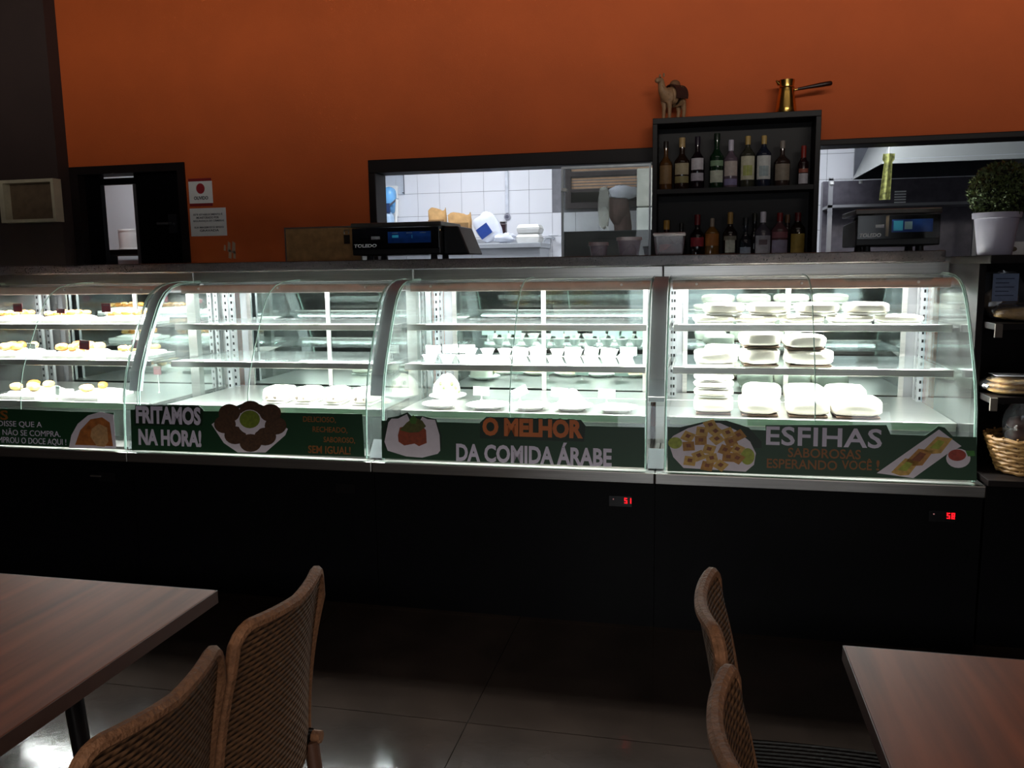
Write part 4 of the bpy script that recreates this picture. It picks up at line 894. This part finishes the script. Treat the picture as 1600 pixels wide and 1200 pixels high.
# ================================================================== RIGHT-HAND BREAD SHELF
r = thing('bread_shelf', 'tall dark wooden bread shelf at the right end of the counter', 'shelf', (0.0, 0.12, 0))
RX0, RX1 = 0.03, 0.95; ZR = [1.468, 1.222, 0.952, 0.648]
MB().box(RX0-0.028, RX0-0.004, 0.12, 0.62, 0.0, ZR[0]-0.031).build('side_panel', M_DARK, r)
MB().box(RX1, RX1+0.024, 0.0, 0.62, 0.0, ZR[0]-0.031).build('side_panel', M_DARK, r)
for k, z in enumerate(ZR):
    if k == 0: MB().box(RX0-0.028, RX1+0.024, 0.0, 0.62, z-0.03, z).build('shelf_board', M_DARK, r, bevel=0.002)
    else:
        MB().box(RX0, RX1-0.002, 0.0 if k < 3 else -0.04, 0.60, z-0.024, z).build('shelf_board', M_DARK, r, bevel=0.002)
        if k < 3: MB().box(RX0-0.002, RX0+0.022, -0.012, -0.001, z-0.05, z-0.002).build('end_clip', mat('clip_grey', '6d6258', rough=0.5), r)
MB().box(RX0, RX1-0.002, -0.02, 0.02, 0.0, ZR[3]-0.026).build('kick_panel', M_BLACK, r); MB().box(RX0-0.002, RX1, 0.605, 0.618, 0.0, ZR[0]-0.031).build('back_panel', M_DARK, r)
M_CRUST = mat('bread_crust', 'd9b070', rough=0.6, var=0.35, scale=28, bump=0.3, bscale=40)
M_BAG = film('crinkled_clear_bag', (0.93, 0.93, 0.95), 1.5, 0.08, 0.06, (0.9, 0.9, 0.95), 1.6)
def bag(r, c, rx, ry, rz, sd, e=0.75, name='bag'):
    return MB().blob(c, rx, ry, rz, e, 30, 18, 0.085, sd, -0.96).build(name, M_BAG, r, smooth=False)
Yb = 0.25
# long loaf
a = at(1540, 497, Yb); r = thing('bread_loaf', 'long pale crusted loaf lying on the upper bread shelf', 'bread', (0.23, 0.24, ZR[1]+0.001))
MB().blob((0, 0, 0.028), 0.165, 0.048, 0.026, 0.7, 30, 12, 0.05, 3, -0.95).build('loaf', M_CRUST, r, smooth=True); bag(r, (0.0, 0, 0.034), 0.185, 0.06, 0.034, 4)
# bag with blue label
p = at(1550, 490, 0.40)
r = thing('labelled_bread_bag', 'clear bread bag with pale blue label on the upper bread shelf', 'bread bag', (p.x+0.02, 0.40, ZR[1]+0.001))
MB().blob((0.01, 0, 0.066), 0.060, 0.045, 0.055, 0.8, noise=0.06, seed=2).build('bread', mat('dark_bread', '8a6c44', rough=0.7, var=0.3), r, smooth=True); bag(r, (0.01, 0, 0.09), 0.078, 0.055, 0.09, 6)
lb = MB().box(-0.045, 0.045, -0.0645, -0.0635, 0.07, 0.175).build('label', mat('blue_label', '8f9dbe', rough=0.5, var=0.1, scale=40), r)
for k in range(5): MB().box(-0.035, 0.012 if k % 2 else 0.03, -0.0652, -0.0646, 0.09+k*0.016, 0.094+k*0.016).build('print_line', mat('label_ink', '4a5270'), lb)
# mid shelf: pita bags
r = thing('pita_bag', 'flat clear bag of pita bread at the left of the middle shelf', 'bread bag', (0.135, 0.22, ZR[2]+0.001), 0, 'bags of flat bread')
for k in range(3): MB().blob((0, 0, 0.012+k*0.019), 0.085, 0.075, 0.012, 0.9, 26, 8, 0.03, k).build('pita', M_CRUST, r, smooth=True)
bag(r, (0, 0, 0.0345), 0.096, 0.085, 0.0345, 11, 0.8); MB().box(-0.07, 0.06, -0.05, 0.05, 0.0695, 0.0705).build('label', mat('white_label', 'd0ccd0', rough=0.5), r)
r = thing('pita_bag', 'taller clear bag of bread with white label beside the flat pita bag', 'bread bag', (0.345, 0.24, ZR[2]+0.001), 0.1, 'bags of flat bread')
for k in range(3): MB().blob((0, 0, 0.02+k*0.034), 0.085, 0.07, 0.019, 0.9, 26, 8, 0.04, k+5).build('bread', M_CRUST, r, smooth=True)
bag(r, (0, 0, 0.085), 0.10, 0.085, 0.085, 13, 0.8); MB().box(-0.07, 0.08, -0.0905, -0.0895, 0.085, 0.125).build('label', mat('white_label', 'd0ccd0'), r)
# basket with bags of dark rolls
r = thing('wicker_basket', 'round wicker basket with pale blue price card on the lowest shelf', 'basket', (0.23, 0.24, ZR[3]+0.002))
M_WICK = mat('wicker', '8a6234', rough=0.6, var=0.3, scale=60)
for k in range(9):
    z = 0.010+k*0.0155; R = 0.12+0.045*(k/8)
    MB().tube([(R*math.cos(a_*PI/14), R*0.9*math.sin(a_*PI/14), z+0.003*(1 if (a_+k) % 2 else -1)) for a_ in range(29)], 0.0085, 6, False).build('weave_ring', M_WICK, r, smooth=True)
for k in range(20):
    a_ = 2*PI*k/20; MB().tube([(0.118*math.cos(a_), 0.106*math.sin(a_), 0.002), (0.17*math.cos(a_), 0.153*math.sin(a_), 0.146)], 0.004, 5).build('stake', M_WICK, r)
MB().lathe([(0.115, 0.001), (0.118, 0.006)], 24, sy=0.9).build('base', M_WICK, r)
cd_ = MB().box(-0.06, 0.08, -0.185, -0.183, 0.055, 0.105).build('price_card', mat('pale_blue_card', '9fc0d2', rough=0.6), r)
for k in range(3): MB().box(-0.045, 0.06, -0.1856, -0.185, 0.068+k*0.011, 0.071+k*0.011).build('print_line', mat('label_ink', '4a5270'), cd_)
for k, (x, y, lb_) in enumerate(((-0.058, -0.0, 'clear bag of dark rolls at the left in the wicker basket'), (0.058, 0.0, 'clear bag of dark rolls at the right in the wicker basket'))):
    r = thing('roll_bag', lb_, 'bread bag', (0.23+x, 0.24+y, ZR[3]+0.010), 0, 'bags in the wicker basket')
    for q in range(4): MB().blob((0, 0, 0.04+q*0.046), 0.041, 0.038, 0.026, 0.9, 16, 8, 0.04, q).build('roll', mat('dark_roll', '4e2c22', rough=0.5, var=0.3), r, smooth=True)
    bag(r, (0, 0, 0.125), 0.050, 0.048, 0.123, 20+k, 0.8)
# topiary in its pot
p = at(1554, 392, 0.30)
r = thing('topiary', 'clipped green topiary ball in a pale lilac pot', 'potted plant', (p.x, 0.30, ZR[0]+0.001))
hp = at(1554, 333, 0.30).z-ZR[0]; R1 = 0.078
MB().lathe([(0.056, 0), (0.058, 0.003), (0.075, hp*0.86), (0.082, hp*0.87), (0.084, hp), (0.078, hp), (0.072, hp*0.85), (0.001, hp*0.85)], 30, cap=False).build('pot', mat('lilac_white_pot', 'c9c3d6', rough=0.45, var=0.04), r, smooth=True)
cz = at(1557, 300, 0.30).z-ZR[0]; RB = 0.108
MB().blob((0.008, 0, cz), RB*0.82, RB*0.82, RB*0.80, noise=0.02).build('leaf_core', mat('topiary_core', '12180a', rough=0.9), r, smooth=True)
lv = MB(); rn = random.Random(5)
for k in range(3200):
    z = rn.uniform(-0.95, 1); a_ = rn.uniform(0, 2*PI); s = math.sqrt(1-z*z); d_ = Vector((s*math.cos(a_), s*math.sin(a_), z))
    c = d_*RB*rn.uniform(0.8, 1.03)+Vector((0.008, 0, cz)); t = d_.orthogonal().normalized(); t.rotate(Matrix.Rotation(rn.uniform(0, 6.28), 3, d_)); q = d_.cross(t)
    tip = (t*0.6+d_*rn.uniform(0.2, 1.0)).normalized()*0.013; sd_ = q*0.0045
    lv.add([c-sd_, c+tip*0.55-q*0.002+sd_*0, c+tip, c+sd_], [(0, 1, 2, 3)])
o = lv.build('foliage', mat('topiary_leaf', '46542a', rough=0.5, var=0.6, scale=60), r); o['kind'] = 'stuff'
a = at(1577, 400, 0.33)
r = thing('picture_card', 'small pale picture card right of the topiary pot', 'card', (a.x+0.025, 0.36, ZR[0]+0.001)); r.rotation_euler = (-0.12, 0, 0)
MB().box(-0.03, 0.035, 0, 0.002, 0, 0.05).build('card', M_PAPER, r); MB().prism(ell(-0.005, 0.022, 0.016, 0.010), -0.0008, -0.0001, 'y').build('printed_picture', mat('card_print', '6a5a4a', var=0.4, scale=80), r)

# ================================================================== FOOD IN THE CASES
M_WRAP = mat('white_wrapped_bread', 'efe8da', rough=0.35, var=0.08, scale=22, bump=0.25, bscale=30, coat=0.3)
M_TRAYD = mat('dark_tray_base', '4a3524', rough=0.6)
M_TRAYW = mat('white_tray', 'f0efea', rough=0.4, var=0.03)
GOLD = mat('golden_pastry', 'b8782e', rough=0.45, var=0.35, scale=45, bump=0.3, bscale=70)
TAN = mat('pale_pastry', 'cfa45e', rough=0.5, var=0.2, scale=45)
pk_me = {}
def package(label, px, pyb, wpx, hpx, Y, zb, group, seed, dark=False, dz=0.0, spots=False):
    wpx *= 0.90
    k = (Y-CAM.y)/math.cos(YAW)/F_PX
    w = wpx*k/2; h = hpx*k; x = at(px, pyb, Y).x
    r = thing('wrapped_package', label, 'package', (x, Y, zb), random.Random(seed).uniform(-0.06, 0.06), group)
    MB().box(-w*0.86, w*0.86, -0.072, 0.072, 0.0, min(0.008, h*0.2)).build('tray', M_TRAYD if dark else M_TRAYW, r, bevel=0.002)
    MB().blob((0, 0, 0.006+(h-0.006)/2), w, 0.082, (h-0.006)/2, 0.5, 26, 12, 0.03, seed, -0.93).build('wrapped_bread', M_WRAP, r, smooth=True)
    if spots:
        for q in range(2): MB().blob((-w*0.4+q*w*0.7, -0.078, h*0.45), w*0.16, 0.008, h*0.16, noise=0.2, seed=seed+q, nu=8, nv=6).build('filling', mat('dark_filling', '5a5048', rough=0.7), r)
    return r, h+0.0015
zs1, zs2, zdk = [z+0.001 for z in Z_SH]
G = 'wrapped packages in the ESFIHAS case'
# top shelf: lower row then upper row
for k, px in enumerate((1115, 1180, 1252, 1327, 1402)):
    _, h = package('%s wrapped package in the bottom row on the top shelf of the ESFIHAS case' % ('leftmost', 'second', 'middle', 'fourth', 'rightmost')[k], px, 503, 68, 12, 0.46, zs1, G, k)
for k, px in enumerate((1130, 1200, 1275, 1352)):
    package('%s wrapped package in the upper row on the top shelf of the ESFIHAS case' % ('leftmost', 'second', 'third', 'rightmost')[k], px, 492, 66, 17, 0.47, zs1+h, G, 10+k)
# middle shelf
package('low single package at the left of the middle shelf, ESFIHAS case', 1116, 574, 66, 22, 0.42, zs2, G, 20)
package('package at the back left of the middle shelf, ESFIHAS case', 1128, 555, 58, 20, 0.66, zs2, G, 21)
zz = zs2
for k, (h_, lab) in enumerate(((26, 'bottom'), (22, 'top'))):
    _, h = package(lab + ' package of the taller stack on the middle shelf, ESFIHAS case', 1186, 574, 62+2*k, h_, 0.42, zz, G, 22+k, dark=True); zz += h
zz = zs2
for k, (h_, lab) in enumerate(((24, 'bottom'), (21, 'top'))):
    _, h = package(lab + ' package of the right stack on the middle shelf, ESFIHAS case', 1262-8*k, 574, 74-8*k, h_, 0.42, zz, G, 26+k, dark=True); zz += h
# deck
zz = zdk
for k, h_ in enumerate((24, 12, 11, 8)):
    _, h = package(('lowest', 'second', 'third', 'topmost')[k]+' package of the left stack on the deck of the ESFIHAS case', 1114, 652, 64, h_, 0.40, zz, G, 30+k, dark=(k == 0)); zz += h
for k, (px, w_) in enumerate(((1185, 66), (1260, 68), (1335, 76))):
    package('%s package in the front row on the deck of the ESFIHAS case' % ('second', 'third', 'rightmost')[k], px, 653+k, w_, 29, 0.38, zdk, G, 35+k, dark=True)
for k, px in enumerate((1190, 1255, 1320)):
    package('%s package in the back row on the deck of the ESFIHAS case' % ('left', 'middle', 'right')[k], px, 620, 62, 26, 0.72, zdk, G, 45+k)
# nearly empty case
for k, (px, w_) in enumerate(((438, 48), (483, 40), (527, 40), (573, 46))):
    package('%s white package on the deck of the FRITAMOS case' % ('leftmost', 'second', 'third', 'rightmost')[k], px, 634, w_, 26, 0.42, zdk, 'white packages in the FRITAMOS case', 50+k, spots=True)
# bowls
bl_me = MB().lathe([(0.020, 0), (0.021, 0.003), (0.031, 0.026), (0.0355, 0.034), (0.033, 0.034), (0.028, 0.024), (0.016, 0.006), (0.001, 0.005)], 22, cap=False)
bow = thing('white_bowl', 'x', 'bowl', (0, 0, 0)); bl_me.build('bowl', M_CERAMIC, bow, smooth=True)
MB().lathe([(0.026, 0.022), (0.0305, 0.027), (0.015, 0.031), (0.001, 0.032)], 18, cap=False).build('dip', mat('creamy_dip', 'e6dcc0', rough=0.5, var=0.15, scale=50), bow, smooth=True)
ordn = ['first', 'second', 'third', 'fourth', 'fifth', 'sixth', 'seventh', 'eighth', 'ninth', 'tenth', 'eleventh', 'twelfth']
for k, px in enumerate((672, 699, 726, 754, 781, 809, 838, 866, 893, 921, 950, 976)):
    p = at(px, 570, 0.36)
    lab = '%s white dip bowl from the left on the middle shelf, O MELHOR case' % ordn[k]
    if k == 5: lab = 'white bowl with red rim spill in the middle of the bowl row, O MELHOR case'
    if k == 11: lab = 'white bowl with covered mound at the right end of the bowl row, O MELHOR case'
    if k == 0: o = bow; o.location = (p.x, 0.36, zs2); o['label'] = lab; o['group'] = 'white dip bowls'
    else: o = dup(bow, (p.x, 0.36, zs2), 0, lab, 'white dip bowls')
    if k == 5: MB().lathe([(0.034, 0.0345), (0.0362, 0.035), (0.034, 0.0362)], 20, cap=False).build('red_rim', mat('red_spill', 'b05a4a'), o)
    if k == 11: MB().blob((0, 0, 0.03), 0.03, 0.03, 0.022, flat=0.0).build('cover', M_WRAP, o, smooth=True)
# second row of bowls behind
for k, px in enumerate((735, 762, 789, 816, 843, 871, 900, 928, 955, 982)):
    p = at(px, 550, 0.66); dup(bow, (p.x, 0.66, zs2), 0, '%s white dip bowl in the back row on the middle shelf, O MELHOR case' % ordn[k], 'back row of white dip bowls')
# price tags
def card_tag(label, px, py, Y, zb, wpx, hpx, m, group, rot=0.0, lines=3, tilt=0.0):
    k = (Y-CAM.y)/math.cos(YAW)/F_PX; p = at(px, py, Y); w = wpx*k/2; h = hpx*k
    r = thing('price_tag', label, 'price tag', (p.x, Y, zb), tilt, group); z0 = p.z-zb-h/2
    cdx = MB().box(-w, w, -0.0012, 0.0, -h/2, h/2).build('card', m, r, loc=(0, 0, z0+h/2)); cdx.rotation_euler = (0, rot, 0)
    MB().tube([(0, 0.003, 0.0), (0, 0.003, z0+h*0.5)], 0.0016, 6).build('stick', M_WHITE, r)
    MB().lathe([(0.007, 0), (0.007, 0.003), (0.003, 0.006)], 12, (0, 0.003, 0)).build('foot', M_WHITE, r)
    for q in range(lines):
        MB().box(-w*0.7, w*(0.75-0.25*(q % 2)), -0.0018, -0.0013, h*(0.26-0.24*q), h*(0.33-0.24*q)).build('print_line', mat('tag_ink', '4a5a5a', rough=0.7), cdx)
    return r
M_TAGW = mat('pale_card', 'dcebe4', rough=0.6, var=0.04)
M_TAGM = mat('maroon_card', '5c1626', rough=0.4, var=0.1)
for k, (px, py, rt) in enumerate(((677, 546, 0), (704, 545, -0.05), (730, 545, 0), (813, 549, 0.1), (840, 547, -0.2), (895, 549, 0), (926, 549, 0.15), (948, 550, 0.1), (982, 549, 0))):
    card_tag('%s white price tag from the left above the bowl row, O MELHOR case' % ordn[k], px, py, 0.44, zs2, 25, 13, M_TAGW, 'white tags above the bowls', rt)
for k, (px, py, rt) in enumerate(((752, 611, 0.03), (812, 612, -0.45), (874, 613, 0.05), (948, 615, 0.06))):
    card_tag('%s price tag from the left over the plates on the deck, O MELHOR case' % ordn[k], px, py, 0.56, zdk, 26, 14, M_TAGW, 'white tags over the plates', rt)
# plates on the deck
def plate(label, px, pyb, wpx, Y, mound, group):
    k = (Y-CAM.y)/math.cos(YAW)/F_PX; R = wpx*k/2; x = at(px, pyb, Y).x
    r = thing('oval_plate', label, 'plate', (x, Y, zdk), 0, group)
    MB().lathe([(R*0.6, 0), (R*0.62, 0.003), (R, 0.018), (R*0.985, 0.020), (R*0.6, 0.007), (0.001, 0.006)], 30, sy=1.05, cap=False).build('plate', M_CERAMIC, r, smooth=True)
    if mound == 'dome':
        MB().blob((-0.01, 0.02, 0.012), R*0.75, R*0.7, 0.10, 0.9, noise=0.05, seed=3, flat=0.0).build('wrapped_mound', M_WRAP, r, smooth=True)
        for q in range(7): MB().blob((R*0.6*math.cos(-0.3-q*0.35), 0.02-R*0.6*math.sin(0.3+q*0.35), 0.035+0.02*(q % 3)), 0.010, 0.010, 0.012, nu=8, nv=6).build('olive', mat('olive_green', '4a5030', rough=0.4), r, smooth=True)
    elif mound == 'peak':
        MB().lathe([(R*0.85, 0.015), (R*0.5, 0.05), (R*0.22, 0.085), (0.004, 0.092)], 24).build('napkin_peak', M_WRAP, r, smooth=True)
    else:
        MB().blob((0, 0, 0.010), R*0.7, R*0.7, 0.014, 0.8, noise=0.05, seed=int(px), flat=0.0).build('flat_bread', TAN, r, smooth=True)
    return r
GP = 'white plates on the deck of the O MELHOR case'
plate('oval plate at the left end of the deck, O MELHOR case', 690, 640, 62, 0.36, '', GP)
plate('plate with tall wrapped mound and olives, O MELHOR case', 700, 625, 60, 0.60, 'dome', GP)
plate('second flat oval plate from the left on the deck, O MELHOR case', 762, 643, 68, 0.36, '', GP)
plate('flat oval plate in the middle of the deck, O MELHOR case', 829, 645, 64, 0.37, '', GP)
plate('plate with a pointed white mound on the deck, O MELHOR case', 894, 646, 66, 0.38, 'peak', GP)
plate('flat oval plate at the right end of the deck, O MELHOR case', 963, 650, 66, 0.36, '', GP)
# sweets case
def sweet_tray(label, px, pyb, wpx, Y, zb, kind, n, grp, seed, pl):
    k = (Y-CAM.y)/math.cos(YAW)/F_PX; w = wpx*k/2; x = at(px, pyb, Y).x; D = 0.13
    r = thing('sweets_tray', label, 'tray', (x, Y, zb), 0, 'white trays in the sweets case')
    MB().box(-w, w, -D, D, 0, 0.006).build('tray_floor', M_TRAYW, r)
    MB().box(-w-0.004, -w, -D, D, 0, 0.016).box(w, w+0.004, -D, D, 0, 0.016).box(-w-0.004, w+0.004, -D-0.004, -D, 0, 0.016).box(-w-0.004, w+0.004, D, D+0.004, 0, 0.016).build('tray_rim', M_TRAYW, r)
    MB().blob((0, 0.01, 0.008), w*0.97, D*0.95, 0.028, 0.6, 24, 8, 0.05, seed, flat=0.0).build('paper_lining', mat('tray_paper', 'f2f0ea', rough=0.6, var=0.05, bump=0.4, bscale=20), r, smooth=True)
    rn_ = random.Random(seed); cols = max(1, n//2)
    for q in range(n):
        row = q % 2; c_ = q//2
        xx = -w*0.8+1.6*w*(c_+0.5)/cols+rn_.uniform(-0.006, 0.006); yy = -D*0.45 if row == 0 else D*0.4
        s_ = rn_.uniform(0.9, 1.1); R = min(0.034, w*0.8/cols)*s_
        m = GOLD if rn_.random() < kind else TAN
        e = thing('pastry', pl % ('%s in the %s row' % (ordn[c_], ('front', 'back')[row])), 'pastry', (x+xx, Y+yy, zb+0.037), rn_.uniform(0, 3), grp)
        MB().blob((0, 0, R*0.5), R, R*0.72, R*0.55, 0.8, 16, 9, 0.07, seed*10+q, -0.9).build('crust', m, e, smooth=True)
        MB().blob((0, 0, R*0.98), R*0.4, R*0.3, R*0.12, 1, 10, 6, 0.1, q).build('topping', mat('brown_topping', '8a4a22', rough=0.4, var=0.3), e, smooth=True)
for k, (px, w_) in enumerate(((22, 78), (108, 74), (205, 84))):
    sweet_tray('%s tray of pastries on the top shelf of the sweets case' % ('left', 'middle', 'right')[k], px, 505, w_, 0.50, zs1, 0.75, 8, 'pastries on the %s top-shelf tray' % ('left', 'middle', 'right')[k], 60+k, 'golden pastry, %%s, %s top-shelf tray, sweets case' % ('left', 'middle', 'right')[k])
for k, (px, w_) in enumerate(((25, 88), (130, 84), (222, 66))):
    sweet_tray('%s tray on the middle shelf of the sweets case' % ('left', 'middle', 'right')[k], px, 565, w_, 0.45, zs2, 0.35, 6, 'pastries on the %s middle-shelf tray' % ('left', 'middle', 'right')[k], 70+k, 'pale pastry, %%s, %s middle-shelf tray, sweets case' % ('left', 'middle', 'right')[k])
for k, (px, w_) in enumerate(((55, 84), (150, 82))):
    sweet_tray('%s tray on the deck of the sweets case' % ('left', 'right')[k], px, 625, w_, 0.42, zdk, 0.5, 4 if k == 0 else 2, 'pastries on the %s deck tray' % ('left', 'right')[k], 80+k, 'pastry, %%s, %s deck tray, sweets case' % ('left', 'right')[k])
GT = 'price tags in the sweets case'
for (lb_, px, py, Y, zb, w_, h_, m, rt) in (('maroon tag at the left end of the top shelf, sweets case', 28, 481, 0.354, zs1, 19, 15, M_TAGM, 0), ('low dark tag in the middle of the top shelf, sweets case', 95, 486, 0.354, zs1, 17, 8, M_TAGM, 0.05),
        ('maroon tag at the right of the top shelf, sweets case', 166, 481, 0.354, zs1, 18, 15, M_TAGM, 0), ('tilted maroon tag in the middle of the middle shelf, sweets case', 132, 539, 0.304, zs2, 21, 16, M_TAGM, 0.12),
        ('maroon tag at the right of the middle shelf, sweets case', 213, 538, 0.304, zs2, 18, 15, M_TAGM, 0.05), ('pale green tag on the middle shelf, sweets case', 49, 541, 0.304, zs2, 18, 10, M_TAGW, 0.05),
        ('white tag standing on the deck of the sweets case', 90, 610, 0.271, zdk, 9, 17, M_TAGW, 0.1), ('maroon tag hanging low at the right of the deck, sweets case', 246, 579, 0.58, zdk, 15, 14, M_TAGM, 0)):
    card_tag(lb_, px, py, Y, zb, w_, h_, m, GT, rt, 1)

# ================================================================== TABLES AND CHAIRS
M_TABLE = wood('table_laminate', '583021', '7c442c', 0.5, (26, 1.6, 26))
M_TEDGE = mat('table_edge_band', '3c2720', rough=0.5)
M_LEG = mat('dark_metal_leg', '1a1718', rough=0.35, metal=0.5)
def table(label, x0, x1, y0, y1):
    r = thing('dining_table', label, 'table', ((x0+x1)/2, (y0+y1)/2, 0), 0, 'wooden dining tables'); w, d_ = (x1-x0)/2, (y1-y0)/2
    MB().box(-w+0.002, w-0.002, -d_+0.002, d_-0.002, 0.722, 0.75).build('tabletop', M_TABLE, r, bevel=0.002)
    MB().box(-w, w, -d_, -d_+0.0018, 0.721, 0.7492).box(-w, w, d_-0.0018, d_, 0.721, 0.7492).box(-w, -w+0.0018, -d_, d_, 0.721, 0.7492).box(w-0.0018, w, -d_, d_, 0.721, 0.7492).build('edge_band', M_TEDGE, r)
    for sx in (-1, 1):
        for sy in (-1, 1):
            MB().tube([(sx*(w-0.27), sy*(d_-0.10), 0.0), (sx*(w-0.29), sy*(d_-0.14), 0.72)], [0.016, 0.022], 10).build('leg', M_LEG, r, smooth=True)
    MB().box(-w+0.12, w-0.12, -d_+0.13, -d_+0.15, 0.67, 0.72).box(-w+0.12, w-0.12, d_-0.15, d_-0.13, 0.67, 0.72).build('apron', M_LEG, r)
    return r
table('brown wooden dining table in the left foreground', -3.25, -2.055, -2.47, -1.62)
table('brown wooden dining table at the right edge of the foreground', -0.755, 0.45, -2.48, -1.645)
M_WBACK = weave('woven_back', '523723', (1, 2), 0.011); M_WSEAT = weave('woven_seat', '15100d', (0, 1), 0.012); M_WSEAT.node_tree.nodes['Principled BSDF'].inputs['Specular IOR Level'].default_value = 0.02; M_RIM = mat('wrapped_rim', '6c4932', spec=0.15, rough=0.7, var=0.25, scale=90, bump=0.5, bscale=140)
M_CLEG = mat('brown_chair_leg', '4a2f22', rough=0.45)
def make_chair(label, W, zt, bulge=0.036, lean=0.05):
    """faces +x, back rail line at x = 0, width W along y"""
    r = thing('woven_chair', label, 'chair', (0, 0, 0), 0, 'woven dining chairs'); zb = 0.40
    def P(s, t):
        cr = max(0.0, abs(s)-0.72)/0.28
        top = zt-0.075*(1-math.sqrt(max(0, 1-cr*cr)))-0.012*(1-abs(s))
        x = -bulge*(1-s*s)-lean*t*t+lean
        return (x, s*W/2, zb+(top-zb)*t)
    MB().grid(lambda u, v: P(2*u-1, v), 28, 16, lambda u, v: (-0.016, 0, 0)).build('backrest', M_WBACK, r, smooth=True)
    rim = [P(-1, k/14) for k in range(14)]+[P(-1+2*k/36, 1.0) for k in range(37)]+[P(1, 1-k/14) for k in range(1, 15)]
    MB().tube([(a-0.008, b, c) for a, b, c in rim], 0.0125, 8).build('back_rim', M_RIM, r, smooth=True)
    def S(u, v): y = (2*u-1); return (0.02+0.40*v, y*(W/2-0.004)*(1-0.04*v), 0.440+0.010*math.sin(PI*u)*-1+0.006*math.sin(PI*v))
    MB().grid(S, 14, 14, lambda u, v: (0, 0, -0.03)).build('seat', M_WSEAT, r, smooth=True)
    fr = [(0.0, -W/2+0.01, 0.425), (0.42, -W/2+0.015, 0.425), (0.43, -W/2+0.03, 0.425), (0.43, W/2-0.03, 0.425), (0.42, W/2-0.015, 0.425), (0.0, W/2-0.01, 0.425)]
    MB().tube(fr, 0.014, 8).build('seat_frame', M_RIM, r, smooth=True)
    for s_ in (-1, 1):
        MB().tube([(0.02, s_*(W/2-0.02), 0.42), (-0.02, s_*(W/2-0.015), 0.0)], [0.017, 0.012], 10).build('leg', M_CLEG, r, smooth=True)
        MB().tube([(0.40, s_*(W/2-0.03), 0.42), (0.41, s_*(W/2-0.02), 0.0)], [0.017, 0.012], 10).build('leg', M_CLEG, r, smooth=True)
    return r
CH_W = 0.355
ch = make_chair('woven rattan chair at the left table, nearer the display counter', CH_W, 0.825)
ch.location = (-1.825, -1.785, 0); ch.rotation_euler = (0, 0, PI)
dup(ch, (-1.83, -2.165, 0), PI, 'woven rattan chair at the left table, nearer the viewer')
dup(ch, (-0.968, -1.645, 0), 0.0, 'woven rattan chair at the right table, nearer the display counter')
dup(ch, (-0.950, -2.07, 0), 0.0, 'woven rattan chair at the right table, nearer the viewer')
